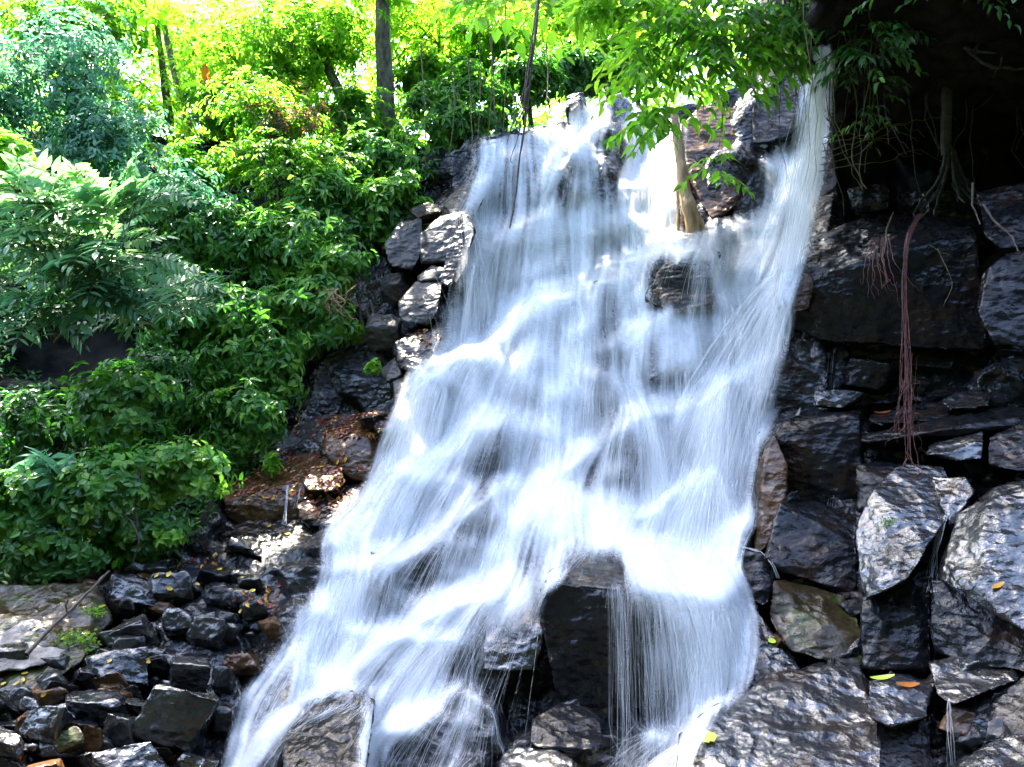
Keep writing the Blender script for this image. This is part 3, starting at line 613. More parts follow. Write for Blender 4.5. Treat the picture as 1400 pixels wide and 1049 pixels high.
def trace(px, py, n_steps=330, dt=.012, v0=.5, seed=1, drift=None, fr=.085, scatter=.6):
    r = np.random.default_rng(seed); N = len(px)
    Y = samp(DS, px, py)-.05; p = P(px, py, Y); v = np.zeros((N, 3)); v[:, 1] = -v0*r.uniform(.4, 1.2, N); v[:, 0] = r.normal(size=N)*.10
    off = r.uniform(.015, .08, N)*r.uniform(.3, 1, N); T = np.zeros((n_steps//3, N, 3)); A = np.zeros((n_steps//3, N), bool); C = np.zeros((n_steps//3, N))
    alive = np.ones(N, bool); con = np.zeros(N); ed = r.random(N)**1.6; lj = r.normal(size=N)*14+4
    for s in range(n_steps):
        qx, qy = pix(p)
        v[:, 2] -= 9.8*dt; v *= 1-.45*dt
        v[:, 0] += drift(qx, qy, con)*dt
        lo = np.interp(qy, *LB)+abs(lj)+16*vnoise(np.stack([qy/38, qy*0, qy*0], 1), 77)+ed*40*smooth01(qy, 300, 600); hi = np.interp(qy, *RB)-abs(lj)*.5-ed*(10+60*smooth01(qy, 350, 700))+(14*vnoise(np.stack([qy/34, ed*2, qy*0], 1), 78)+7*vnoise(np.stack([qy/11, ed*4, qy*0], 1), 79))*smooth01(qy, 180, 300)
        v[:, 0] += np.where(qx < lo, np.minimum((lo-qx)*.22, 7)-v[:, 0]*2*(v[:, 0] < 0), 0)*dt-np.where(qx > hi, np.minimum((qx-hi)*.3, 9)+v[:, 0]*3*(v[:, 0] > 0), 0)*dt
        alive &= (qx > np.interp(qy, *LB)-22) & (qx < np.interp(qy, *RB)+16)
        p = p+v*dt
        qx, qy = pix(p); d = samp(DS, qx, qy)-off
        k = (p[:, 1] > d) & (p[:, 1]-d < 3)
        con = k.astype(float); hv = np.zeros(N)
        if k.any():
            e = np.array([0, 0, CAMZ]); p[k] = e+(p[k]-e)*(d[k]/p[k, 1])[:, None]
            nn = samp(nrm, qx[k], qy[k]); vn = (v[k]*nn).sum(1)
            hitv = np.minimum(vn, 0); hv[k] = -hitv
            v[k] -= nn*hitv[:, None]*r.uniform(1., 1.15, k.sum())[:, None]
            sp = np.linalg.norm(v[k], axis=1, keepdims=True)
            v[k] *= 1-fr*np.clip(sp/2.5, .3, 2.2)
            kick = r.normal(size=(k.sum(), 3))*(scatter*dt*6*np.clip(-hitv, .05, 1.6)[:, None]+.03)
            kick[:, 1] = -abs(kick[:, 1])*.7; v[k] += kick
            v[k] += np.array([0, -.5, -1.])*.05*(sp < 1.2)
        for (x0, y0, x1, y1, pr) in DRY:
            alive &= ~((qx > x0) & (qx < x1) & (qy > y0) & (qy < y1) & (r.random(N) < pr*dt*12))
        alive &= (qy < 1215) & (qx > X0+2) & (qx < 1215) & (qy > Y0)
        if s % 3 == 2: T[s//3] = p; A[s//3] = alive; C[s//3] = hv
    return T, A, C

def ribbons(T, A, w, seed=0, gap=.25, taper=True):
    """threads as narrow two-sided strips, broken here and there"""
    r = np.random.default_rng(seed); n, N, _ = T.shape
    tan = np.gradient(T, axis=0); tan /= np.linalg.norm(tan, axis=2, keepdims=True)+1e-9
    out = np.array([0, -.85, .5])+r.normal(size=(N, 3))*.45
    side = np.cross(tan, out[None]); side /= np.linalg.norm(side, axis=2, keepdims=True)+1e-9
    t = np.arange(n)[:, None]
    ph = r.uniform(0, 100, N)[None]; fq = r.uniform(.05, .16, N)[None]
    nz = vnoise(np.stack([np.broadcast_to(t*fq, (n, N)).ravel(), np.broadcast_to(ph, (n, N)).ravel()*7, np.zeros(n*N)], 1), seed).reshape(n, N)
    keep = A & (nz > -1+2*gap)
    wid = np.broadcast_to(w, (N,))[None]*np.clip((nz+1-2*gap)*3.5, .15, 1)*(.6+.4*r.random((1, N)))
    wob = vnoise(np.stack([np.broadcast_to(t*.11, (n, N)).ravel(), np.broadcast_to(ph*3.3, (n, N)).ravel(), np.full(n*N, 2.5)], 1), seed+3).reshape(n, N)*np.clip(t/12, 0, 1)
    T = T+side*(.035*wob)[..., None]
    a = T-side*wid[..., None]/2; b = T+side*wid[..., None]/2
    V = np.stack([a, b], 2).reshape(-1, 3); i = np.arange(n*N).reshape(n, N)
    seg = keep[:-1] & keep[1:] & (np.linalg.norm(T[1:]-T[:-1], axis=2) < .7)
    s0 = i[:-1][seg]; s1 = i[1:][seg]
    F = np.stack([2*s0, 2*s0+1, 2*s1+1, 2*s1], 1)
    al = np.clip(.0025/np.maximum(wid, .002), .05, .36)*np.clip((nz+1-2*gap)*2.5, .1, 1)
    al = np.stack([al, al], 2).reshape(-1)
    u, inv = np.unique(F, return_inverse=True)
    return V[u], inv.reshape(F.shape), al[u]

wr = np.random.default_rng(3)
def emit(segs):
    px, py = [], []
    for (x0, y0, x1, y1, c, j) in segs:
        t = wr.random(c); cl = np.floor(t*9+wr.normal(size=c)*.25)/9; t = np.where(wr.random(c) < .5, np.clip(cl+wr.normal(size=c)*.02, 0, 1), t)
        px.append(x0+(x1-x0)*t+wr.normal(size=c)*j); py.append(y0+(y1-y0)*t+wr.normal(size=c)*j)
    return np.concatenate(px), np.concatenate(py)

def main_drift(x, y, con):
    return -2.3*smooth01(y, 240, 560)*(1-smooth01(x, 690, 800))-.4*(x < 620)
def chute_drift(x, y, con):
    return -.6*smooth01(y, 150, 260)*(1-smooth01(y, 420, 520))
S_MAIN = [(662,205,775,180,630,2),(786,165,824,150,345,2),(852,170,922,165,975,3),(655,320,720,300,225,10),(700,300,900,290,570,18),(620,420,880,410,630,25),(570,560,870,545,720,25),(640,480,880,500,390,30),(500,700,700,690,570,22),(710,690,865,675,240,8),(400,860,520,800,495,18),(540,830,740,800,390,24),(430,930,700,960,300,24)]
S_CHUTE = [(1109,92,1128,84,750,1.5),(1060,225,1112,200,495,5),(960,330,1085,290,630,10),(905,440,1058,430,690,8),(880,560,1050,560,495,16),(870,690,1020,700,390,16),(832,800,985,815,200,10),(905,880,1005,900,360,14)]
def run(segs, seed, drift, **k):
    px, py = emit(segs); return trace(px, py, seed=seed, drift=drift, **k)
TM, AM, CM = run(S_MAIN, 11, main_drift)
TC, AC, CC = run(S_CHUTE, 12, chute_drift)
H = np.zeros((NGY, NGX)); HI = np.zeros((NGY, NGX)); FX = np.zeros((NGY, NGX)); FY = np.zeros((NGY, NGX))
for T, A, C in ((TM, AM, CM), (TC, AC, CC)):
    ax_, ay_ = pix(T); gxx, gyy = np.gradient(ax_, axis=0)[A], np.gradient(ay_, axis=0)[A]; sp_ = np.hypot(gxx, gyy)+1e-6
    qx, qy = pix(T[A]); i = ((qx-X0)/ST).astype(int); j = ((qy-Y0)/ST).astype(int); k = (i >= 0) & (j >= 0) & (i < NGX) & (j < NGY)
    np.add.at(FX, (j[k], i[k]), (gxx/sp_)[k]); np.add.at(FY, (j[k], i[k]), (gyy/sp_)[k])
    np.add.at(H, (j[k], i[k]), 1.); np.add.at(HI, (j[k], i[k]), np.minimum(C[A][k], 2.)/2)
fall = empty('waterfall', P(760, 600, 11.8))
tag(fall, 'wide white waterfall spreading down the dark stepped rock', 'waterfall', kind='structure')
Vr, Fr, Ar = ribbons(TM, AM, .0052*np.exp(wr.normal(size=TM.shape[1])*.75+.15).clip(.5, 9), 21)
mesh_obj('water_threads', Vr, Fr, M['water'], fall, attrs={'cover': Ar})
chute = empty('waterfall', P(1000, 500, 12))
tag(chute, 'narrower waterfall pouring from a steep chute beside the dark cave', 'waterfall', kind='structure')
Vr, Fr, Ar = ribbons(TC, AC, .0052*np.exp(wr.normal(size=TC.shape[1])*.75+.15).clip(.5, 9), 22)
mesh_obj('water_threads', Vr, Fr, M['water'], chute, attrs={'cover': Ar})
VEIL = 2.1
# the thin sheet of water behind the threads: as dense as the paths that cross it
HB = .45*blur(H, 2, 1)+.55*blur(H, 5, 2)
DV = np.minimum(D, 20)
for _s in range(3):
    DV = np.minimum.reduce([DV]+[np.roll(DV, k_, a_) for a_ in (0, 1) for k_ in (-1, 1)])
DV = np.minimum(blur(DV, 3, 2), blur(DS, 1, 2)+.1)
VP = P(gx[None], gy[:, None], DV-.05)
# streaks drawn out along the flow of the drops
FX = blur(FX, 3, 2); FY = blur(FY, 3, 2)+1e-3; fl = np.hypot(FX, FY); FX /= fl; FY /= fl
def drawn(nz, half, step):
    acc = nz.copy(); jj, ii_ = np.meshgrid(np.arange(NGY), np.arange(NGX), indexing='ij')
    for sg in (1, -1):
        x = ii_.astype(float); y = jj.astype(float)
        for _ in range(half):
            i = np.clip(np.rint(x).astype(int), 0, NGX-1); j = np.clip(np.rint(y).astype(int), 0, NGY-1)
            x = x+sg*FX[j, i]*step; y = y+sg*FY[j, i]*step
            acc = acc+nz[np.clip(np.rint(y).astype(int), 0, NGY-1), np.clip(np.rint(x).astype(int), 0, NGX-1)]
    acc = acc-acc.mean(); return acc/acc.std()
nr_ = np.random.default_rng(91)
lic = .62*drawn(nr_.normal(size=H.shape), 16, 1.6)+.6*drawn(blur(nr_.normal(size=H.shape), 1, 1), 26, 2.)+.5*drawn(blur(nr_.normal(size=H.shape), 4, 1), 34, 2.)
sx_, sy_ = np.meshgrid(gx, gy)
patch = vnoise(np.stack([sx_.ravel()/70, sy_.ravel()/80, 0*sx_.ravel()+5], 1), 302).reshape(HB.shape)+.6*vnoise(np.stack([sx_.ravel()/28, sy_.ravel()/45, 0*sx_.ravel()+5], 1), 305).reshape(HB.shape)
dry = np.zeros_like(H)
for (x0, y0, x1, y1, pr) in DRY:
    if pr >= .45: dry = np.maximum(dry, ((gx[None] > x0) & (gx[None] < x1) & (gy[:, None] > y0) & (gy[:, None] < y1))*min(1., pr*1.1))
dry = np.clip(blur(dry, 5, 2)+.35*patch*blur(dry, 8, 2), 0, .95)
HB = HB*(1-dry); H2 = H*(1-dry)
KH = VEIL/np.percentile(HB[H > 0], 55)
cov = 1-np.exp(-np.minimum(HB*KH, 2.2)*np.exp((.72+.75*(1-smooth01(gy, 250, 400))[:, None])*lic+.6*patch)-blur(HI, 3, 2)*.25); cov = np.clip(cov*1.08-.13, 0, .95); cov = .35*cov+.65*blur(cov, 1, 1)
split = (gx[None] > np.interp(gy, [40, 200, 300, 400, 520, 690, 800, 1230], [940, 985, 950, 880, 868, 866, 830, 815])[:, None])
lic2 = .8*drawn(blur(nr_.normal(size=H.shape), 1, 1), 22, 1.8)+.6*drawn(blur(nr_.normal(size=H.shape), 5, 2), 40, 2.)
patch2 = vnoise(np.stack([sx_.ravel()/55, sy_.ravel()/70, 0*sx_.ravel()+9], 1), 312).reshape(HB.shape)
HB2 = blur(H2, 6, 2)
cov2 = np.clip(1-np.exp(-np.minimum(HB2*KH, 1.6)*(.12+.26*smooth01(gy, 250, 400)[:, None])*np.exp(.8*lic2+.9*patch2))-.10, 0, .8)*smooth01(HB2*KH, .12, .5)
VP2 = P(gx[None], gy[:, None], blur(DV, 4, 2)-.13)
ii = np.arange(NGX*NGY).reshape(NGY, NGX)
for par, msk in ((fall, ~split), (chute, split)):
    for VPk, cv, nm in ((VP, cov, 'water_sheet'), (VP2, cov2, 'spray_veil')):
        ok = (cv > .015) & msk & (DV < 19)
        f = (ok[:-1, :-1] | ok[1:, 1:] | ok[:-1, 1:] | ok[1:, :-1]) & (DV[:-1, :-1] < 19) & (DV[1:, 1:] < 19) & msk[:-1, :-1] & (np.abs(DV[1:, 1:]-DV[:-1, :-1]) < 1.) & (np.abs(DV[1:, :-1]-DV[:-1, 1:]) < 1.)
        F = np.stack([ii[:-1, :-1][f], ii[1:, :-1][f], ii[1:, 1:][f], ii[:-1, 1:][f]], 1)
        u, inv = np.unique(F, return_inverse=True)
        mesh_obj(nm, VPk.reshape(-1, 3)[u], inv.reshape(F.shape), M['veil'], par, attrs={'cover': cv.ravel()[u]})

# ---------------------------------------------------------------- foliage helpers
def unit(a): return a/(np.linalg.norm(a, axis=-1, keepdims=True)+1e-9)
class Leaves:
    def __init__(s, seed): s.r = np.random.default_rng(seed); s.V = []; s.T = []; s.N = 0
    def add(s, pos, d, up, L, wr=.38, droop=.25, fold=.12, tone=.5, tvar=.2):
        n = len(pos)
        if n == 0: return
        r = s.r; d = unit(d); side = unit(np.cross(d, up)); nn = np.cross(side, d)
        L = np.broadcast_to(np.asarray(L, float), (n,))*r.uniform(.75, 1.2, n); w = L*wr*r.uniform(.85, 1.15, n)
        dr = droop*r.uniform(.4, 1.6, n); fo = fold*r.uniform(.2, 1.6, n)
        def pt(u, v, f): return pos+d*(L*u)[:, None]+side*(w*v)[:, None]+nn*((-dr*L*u*u)+(f*fo*L))[:, None]
        V = np.stack([pt(.0, 0, 0), pt(.33, -.5, 1), pt(.33, 0, 0), pt(.33, .5, 1), pt(.68, -.38, .8), pt(.68, 0, 0), pt(.68, .38, .8), pt(1, 0, 0)], 1)
        s.V.append(V.reshape(-1, 3)); s.T.append(np.repeat(np.clip(np.broadcast_to(tone, (n,))+r.normal(size=n)*tvar*.6, 0, 1), 8)); s.N += n
    def whorls(s, p, axis, n, L, **k):
        """n leaves round each shoot tip"""
        r = s.r; m = len(p); tone = k.pop('tone', .5); spread = k.pop('spread', 1.)
        a = unit(axis); u = unit(np.cross(a, r.normal(size=(m, 3)))); v = np.cross(a, u)
        tt = np.clip(tone+r.normal(size=m)*.22, 0, 1)
        for i in range(n):
            th = 2*math.pi*(i+r.random(m)*.6)/n
            rad = u*np.cos(th)[:, None]+v*np.sin(th)[:, None]
            d = rad*spread+a*r.uniform(-.05, .6, m)[:, None]+np.array([0, 0, -.22])
            s.add(p-a*(r.random(m)*.06)[:, None]+rad*.012, d, a+np.array([0, 0, .35]), L, tone=tt, **k)
    def fronds(s, p, d, L, pairs=7, lw=.30, lr=.30, tone=.5, **k):
        """feather leaves: leaflets in pairs along an arching stalk; returns the stalks"""
        r = s.r; d = unit(d); m = len(p); side = unit(np.cross(d, np.array([0, -.7, .8])+r.normal(size=(m, 3))*.25)); up = np.cross(side, d); st = []
        tt = np.clip(tone+r.normal(size=m)*.25, 0, 1); LL = L*r.uniform(.7, 1.15, m)
        for i in range(pairs+1):
            u = (i+.6)/(pairs+1)
            q = p+d*(LL*u)[:, None]+np.array([0, 0, -1.])*(LL*.32*u*u)[:, None]
            dd = d-np.array([0, 0, .64])*u
            sz = LL*lw*(.55+.9*u*(1-u)*1.8)
            if i == pairs: s.add(q, dd, up, sz, wr=lr, tone=tt, tvar=.08, **k)
            else:
                for sg in (-1, 1): s.add(q+r.normal(size=(m, 3))*.006, side*sg+dd*.45, up, sz, wr=lr, tone=tt, tvar=.08, **k)
        return [np.stack([p[j]+d[j]*LL[j]*u-np.array([0, 0, 1])*LL[j]*.32*u*u for u in (0, .33, .66, 1)]) for j in range(m)]
    def build(s, name, mat, parent, **k):
        n = s.N; i = np.arange(n)[:, None]*8
        F3 = (i[:, :, None]+np.array([[0, 2, 1], [0, 3, 2], [4, 5, 7], [5, 6, 7]])[None]).reshape(-1, 3)
        F4 = (i[:, :, None]+np.array([[1, 2, 5, 4], [2, 3, 6, 5]])[None]).reshape(-1, 4)
        return mesh_obj(name, np.concatenate(s.V), [F3, F4], mat, parent, attrs={'tone': np.concatenate(s.T)}, smooth=False, **k)

def blobs(r, c, rad, n, k, lump=.42):
    """n points in uneven lumps over an ellipsoid; returns points and outward directions"""
    u = unit(r.normal(size=(k, 3))); bc = u*(.45+.5*r.random((k, 1)))
    bc[:, 1] = -np.abs(bc[:, 1])*.8+.15
    i = r.integers(0, k, n); v = unit(r.normal(size=(n, 3)))*(r.random((n, 1))**.45)*(lump*(.6+.8*r.random(k)))[i][:, None]
    v[:, 2] = np.where(v[:, 2] < 0, v[:, 2]*.55, v[:, 2])
    q = bc[i]+v
    return c+q*rad, unit(q*np.array([1, 1, .8])+v*1.2+np.array([0, -.25, .45])), i

def anchor(px, py, Y):
    return P(px, py, Y)

PL = 0
def plant(name, label, cat, x, y, rx, ry, Y, kind, n, L, mat, base=None, group=None, tone=.5, k=12, stemr=.02, per=6, wr=.4, droop=.3, deep=.75, stems=6, sub=True, extra=None, lump=.56):
    global PL
    PL += 1; r = np.random.default_rng(1000+PL*13); c = P(x, y, Y); rad = np.array([rx/FPX*Y, (rx+ry)/2/FPX*Y*deep, ry/FPX*Y])
    b = P(*base) if base is not None else c+np.array([0, rad[1]*.5, -rad[2]*1.05])
    e = empty(name, b); tag(e, label, cat, group)
    p, ax, ids = blobs(r, c, rad, n, k, lump); lv = Leaves(2000+PL)
    A = Acc()
    fork = c*.65+b*.35
    for j in range(min(stems, k)):
        sel = np.where(ids == j)[0]
        if len(sel) == 0: continue
        tgt = p[sel].mean(0)
        A.tube(wander(b+r.normal(size=3)*.05, tgt, 7, .12, r), np.linspace(stemr, stemr*.35, 7), 5)
        for q in sel[:5]: A.tube(wander(tgt, p[q], 4, .1, r), np.linspace(stemr*.35, stemr*.15, 4), 4)
    if kind == 'whorl': lv.whorls(p, ax, per, L, wr=wr, droop=droop, tone=tone)
    elif kind == 'frond':
        d = ax*.7+unit(p-c)*np.array([1, 1, .3])*.9+np.array([.12, -.3, .0])
        for sp in lv.fronds(p, d, L, pairs=per, tone=tone, lw=wr, lr=.34, droop=.12, fold=.05): A.tube(sp, .006, 3)
    elif kind == 'spray':                               # alternate leaves along drooping twigs
        m = n; d = unit(ax*np.array([1, 1, .4])+np.array([0, 0, -.15])); tl = L*per*.42
        tt = np.clip(tone+r.normal(size=m)*.22, 0, 1)
        for j in range(per):
            u = (j+.5)/per; q = p+d*(tl*u)+np.array([0, 0, -1.])*(tl*.5*u*u)
            sd = unit(np.cross(d, np.array([0, 0, 1.])))*(1 if j % 2 else -1)
            lv.add(q, d*.6+sd*.8+np.array([0, 0, -.45]), np.array([[0, -.2, 1.]])+r.normal(size=(m, 3))*.35, L, wr=wr, droop=droop, tone=tt)
        for j in range(0, m, 3): A.tube([p[j]+d[j]*tl*u-np.array([0, 0, 1])*tl*.5*u*u for u in (0, .35, .7, 1)], .005, 3)
    if extra: extra(A, lv, r, c, rad, b)
    A.build('stem', M['stem'] if stemr < .06 else M['bark'], e)
    lv.build('foliage', M[mat], e)
    return e

def tree(label, x, y, rx, ry, Y, trunk, tr, n, L, mat, group=None, tone=.5, k=10, per=6, kind='whorl', bark='bark', wr=.42, name='tree', deep=.8, lump=.42, cat='tree'):
    """trunk: photo points (x,y,Y) from the foot up; crown of leaf clumps round (x,y)"""
    global PL
    PL += 1; r = np.random.default_rng(3000+PL*13); tp = np.array([P(*q) for q in trunk]); e = empty(name, tp[0]); tag(e, label, cat, group)
    A = Acc(); sp = spline(tp, 14)+np.cumsum(r.normal(size=(14, 3)), 0)*tr*.06; sp[0] = tp[0]
    A.tube(sp, tr*np.linspace(1.25, .55, 14)*(1+.5*np.exp(-np.arange(14)*1.5)), 9)
    c = P(x, y, Y); rad = np.array([rx/FPX*Y, (rx+ry)/2/FPX*Y*deep, ry/FPX*Y])
    p, ax, ids = blobs(r, c, rad, n, k, lump)
    for j in range(k):
        sel = np.where(ids == j)[0]
        if len(sel) == 0: continue
        t0 = sp[int(r.integers(7, 14))]; tgt = p[sel].mean(0)
        A.tube(wander(t0, tgt, 8, .15, r), np.linspace(tr*.35, tr*.08, 8), 5)
        for q in sel[:6]: A.tube(wander(tgt, p[q], 4, .1, r), np.linspace(tr*.09, tr*.03, 4), 3)
    A.build('trunk', M[bark], e); lv = Leaves(4000+PL)
    lv.whorls(p, ax, per, L, wr=wr, droop=.3, tone=tone)
    lv.build('crown', M[mat], e); return e

# ---------------------------------------------------------------- left bank plants, back to front
W, FR, SP = 'whorl', 'frond', 'spray'
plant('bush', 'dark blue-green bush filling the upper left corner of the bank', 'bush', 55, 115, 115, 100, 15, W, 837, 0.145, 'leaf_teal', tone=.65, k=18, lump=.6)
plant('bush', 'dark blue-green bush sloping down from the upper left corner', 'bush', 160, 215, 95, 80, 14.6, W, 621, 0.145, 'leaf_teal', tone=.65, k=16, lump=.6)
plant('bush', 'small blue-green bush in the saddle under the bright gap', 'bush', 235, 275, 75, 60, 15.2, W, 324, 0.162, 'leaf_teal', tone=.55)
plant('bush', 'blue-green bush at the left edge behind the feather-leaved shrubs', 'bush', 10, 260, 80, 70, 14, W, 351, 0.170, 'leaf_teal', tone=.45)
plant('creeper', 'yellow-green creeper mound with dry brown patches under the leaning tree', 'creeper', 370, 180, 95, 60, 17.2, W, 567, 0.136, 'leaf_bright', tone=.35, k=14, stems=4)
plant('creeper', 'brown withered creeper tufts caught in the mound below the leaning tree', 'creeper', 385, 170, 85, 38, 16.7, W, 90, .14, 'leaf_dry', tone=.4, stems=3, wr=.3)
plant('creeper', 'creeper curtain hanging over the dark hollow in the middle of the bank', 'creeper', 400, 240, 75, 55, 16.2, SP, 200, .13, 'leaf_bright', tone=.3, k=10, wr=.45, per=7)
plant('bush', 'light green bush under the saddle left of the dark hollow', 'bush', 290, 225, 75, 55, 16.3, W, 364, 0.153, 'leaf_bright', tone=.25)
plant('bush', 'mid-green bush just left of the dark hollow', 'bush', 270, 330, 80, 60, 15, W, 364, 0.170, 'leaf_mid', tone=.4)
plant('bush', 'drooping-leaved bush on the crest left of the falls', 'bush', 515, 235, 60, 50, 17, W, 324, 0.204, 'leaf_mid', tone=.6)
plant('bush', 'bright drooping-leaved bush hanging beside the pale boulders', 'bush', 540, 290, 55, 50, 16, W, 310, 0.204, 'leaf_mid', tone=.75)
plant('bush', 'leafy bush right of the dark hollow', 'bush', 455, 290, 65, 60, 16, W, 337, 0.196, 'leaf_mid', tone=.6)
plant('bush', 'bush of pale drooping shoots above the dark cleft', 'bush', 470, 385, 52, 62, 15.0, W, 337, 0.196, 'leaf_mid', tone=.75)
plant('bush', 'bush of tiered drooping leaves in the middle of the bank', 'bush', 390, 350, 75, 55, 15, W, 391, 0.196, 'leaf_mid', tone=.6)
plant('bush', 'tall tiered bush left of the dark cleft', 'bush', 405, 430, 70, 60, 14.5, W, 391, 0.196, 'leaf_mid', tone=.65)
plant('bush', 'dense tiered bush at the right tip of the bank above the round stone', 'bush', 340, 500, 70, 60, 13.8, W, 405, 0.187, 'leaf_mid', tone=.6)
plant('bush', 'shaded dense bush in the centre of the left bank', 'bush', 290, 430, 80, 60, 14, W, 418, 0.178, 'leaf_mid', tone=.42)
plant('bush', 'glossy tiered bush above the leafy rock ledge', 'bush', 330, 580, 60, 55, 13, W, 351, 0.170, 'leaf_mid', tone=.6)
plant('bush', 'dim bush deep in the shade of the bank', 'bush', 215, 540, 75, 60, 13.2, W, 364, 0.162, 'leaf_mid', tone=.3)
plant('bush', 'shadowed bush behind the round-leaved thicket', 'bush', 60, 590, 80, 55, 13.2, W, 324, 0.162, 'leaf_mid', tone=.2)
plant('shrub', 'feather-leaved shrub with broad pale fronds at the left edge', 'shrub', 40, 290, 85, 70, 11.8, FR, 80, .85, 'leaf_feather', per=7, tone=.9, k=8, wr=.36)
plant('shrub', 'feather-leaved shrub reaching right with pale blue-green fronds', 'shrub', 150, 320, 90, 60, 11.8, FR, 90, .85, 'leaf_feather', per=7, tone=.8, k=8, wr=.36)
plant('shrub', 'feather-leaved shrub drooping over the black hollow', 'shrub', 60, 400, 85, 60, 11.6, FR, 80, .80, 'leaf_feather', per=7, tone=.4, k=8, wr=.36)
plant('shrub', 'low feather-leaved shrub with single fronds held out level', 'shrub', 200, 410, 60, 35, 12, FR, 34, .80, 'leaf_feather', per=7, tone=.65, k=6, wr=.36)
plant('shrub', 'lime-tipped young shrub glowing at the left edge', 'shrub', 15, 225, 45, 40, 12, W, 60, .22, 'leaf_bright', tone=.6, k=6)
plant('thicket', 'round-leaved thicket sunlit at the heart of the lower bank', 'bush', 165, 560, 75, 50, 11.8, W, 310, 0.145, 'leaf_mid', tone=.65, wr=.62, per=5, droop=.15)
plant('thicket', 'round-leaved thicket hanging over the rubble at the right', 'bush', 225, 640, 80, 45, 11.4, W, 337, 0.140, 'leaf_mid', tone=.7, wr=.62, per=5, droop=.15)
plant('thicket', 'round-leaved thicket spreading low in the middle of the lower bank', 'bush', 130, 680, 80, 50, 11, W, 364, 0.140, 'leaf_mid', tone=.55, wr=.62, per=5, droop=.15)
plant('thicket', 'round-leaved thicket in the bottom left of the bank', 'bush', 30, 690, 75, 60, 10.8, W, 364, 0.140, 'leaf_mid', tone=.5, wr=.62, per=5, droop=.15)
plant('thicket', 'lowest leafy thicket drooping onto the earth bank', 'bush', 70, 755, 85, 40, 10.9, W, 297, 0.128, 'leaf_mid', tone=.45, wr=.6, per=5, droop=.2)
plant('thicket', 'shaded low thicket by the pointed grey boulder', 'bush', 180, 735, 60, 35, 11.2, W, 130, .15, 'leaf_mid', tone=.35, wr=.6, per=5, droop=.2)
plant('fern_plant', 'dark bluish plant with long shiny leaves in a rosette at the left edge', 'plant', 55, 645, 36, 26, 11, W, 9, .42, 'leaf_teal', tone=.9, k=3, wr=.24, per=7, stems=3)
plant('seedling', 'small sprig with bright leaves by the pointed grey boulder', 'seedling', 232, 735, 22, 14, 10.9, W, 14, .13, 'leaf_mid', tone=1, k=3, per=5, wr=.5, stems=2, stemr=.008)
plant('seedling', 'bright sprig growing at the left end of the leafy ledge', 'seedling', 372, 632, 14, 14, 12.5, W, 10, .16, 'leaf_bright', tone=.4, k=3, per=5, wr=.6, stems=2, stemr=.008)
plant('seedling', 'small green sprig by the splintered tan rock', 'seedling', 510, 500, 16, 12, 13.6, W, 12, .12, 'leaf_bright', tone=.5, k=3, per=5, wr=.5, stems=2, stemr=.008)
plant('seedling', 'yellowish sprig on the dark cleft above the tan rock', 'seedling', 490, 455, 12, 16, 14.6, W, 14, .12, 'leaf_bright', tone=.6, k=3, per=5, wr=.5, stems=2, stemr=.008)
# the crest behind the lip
plant('bush', 'leafy bush on the crest left of the mossy lip stone', 'bush', 590, 180, 60, 50, 18.3, W, 310, 0.221, 'leaf_mid', tone=.6)
plant('bush', 'bush of hanging shoots at the left end of the lip', 'bush', 650, 140, 55, 50, 18.8, W, 297, 0.221, 'leaf_mid', tone=.6)
plant('bush', 'dark bush on the lip behind the hanging vine', 'bush', 715, 120, 50, 40, 19.4, W, 256, 0.221, 'leaf_mid', tone=.5)
plant('bush', 'dark green bush behind the square lip boulder', 'bush', 780, 95, 60, 40, 20, W, 270, 0.230, 'leaf_mid', tone=.45)
plant('bush', 'bush on the plateau left of the straight trunk', 'bush', 490, 165, 60, 45, 19.2, W, 283, 0.221, 'leaf_bright', tone=.25)
plant('bush', 'yellow-lit bush on the plateau right of the straight trunk', 'bush', 590, 100, 55, 45, 20.5, W, 270, 0.238, 'leaf_bright', tone=.35)
plant('bush', 'bush in the back between trunk and falls', 'bush', 670, 70, 60, 45, 21.5, W, 283, 0.238, 'leaf_bright', tone=.4)
plant('bush', 'bush at the back right below the overhanging branch', 'bush', 850, 80, 60, 50, 21, W, 283, 0.238, 'leaf_bright', tone=.4)
plant('bush', 'bright small bush below the leaning pale trunk', 'bush', 300, 150, 60, 40, 19, W, 256, 0.204, 'leaf_bright', tone=.45)

# trees of the plateau
tree('straight dark tree trunk with patchy bark rising out of the bushes', 520, -60, 110, 70, 20, [(528,185,19.8),(526,120,19.8),(524,40,19.8),(522,-80,19.8),(518,-220,20)], .19, 330, .30, 'leaf_bright', tone=.5)
tree('dark slanting tree left of the straight trunk', 400, 60, 110, 70, 20.5, [(482,180,20),(470,140,20),(452,100,20.3),(430,60,20.6),(410,10,20.8)], .13, 756, 0.19, 'leaf_bright', tone=.45, k=22, lump=.8)
tree('thin pale tree leaning in the bright gap at the upper left', 190, -60, 90, 60, 22, [(262,190,21),(250,150,21),(236,95,21.3),(222,30,21.7),(205,-50,22)], .10, 200, .32, 'leaf_bright', tone=.6, bark='root')
tree('bushy yellow-green tree at the top left corner', 90, 40, 110, 65, 18.5, [(120,200,18.5),(110,140,18.5),(95,60,18.5)], .12, 756, 0.19, 'leaf_bright', tone=.35, k=22, lump=.8)
tree('light-leaved tree left of the slanting tree', 320, 60, 80, 80, 23, [(330,200,23),(325,140,23),(320,70,23)], .13, 594, 0.22, 'leaf_bright', tone=.6, k=22, lump=.8)
tree('pale yellow tree far behind the hanging vine', 680, 10, 110, 60, 25, [(690,140,25),(688,80,25),(680,10,25)], .15, 330, .34, 'leaf_bright', tone=.75, k=12)
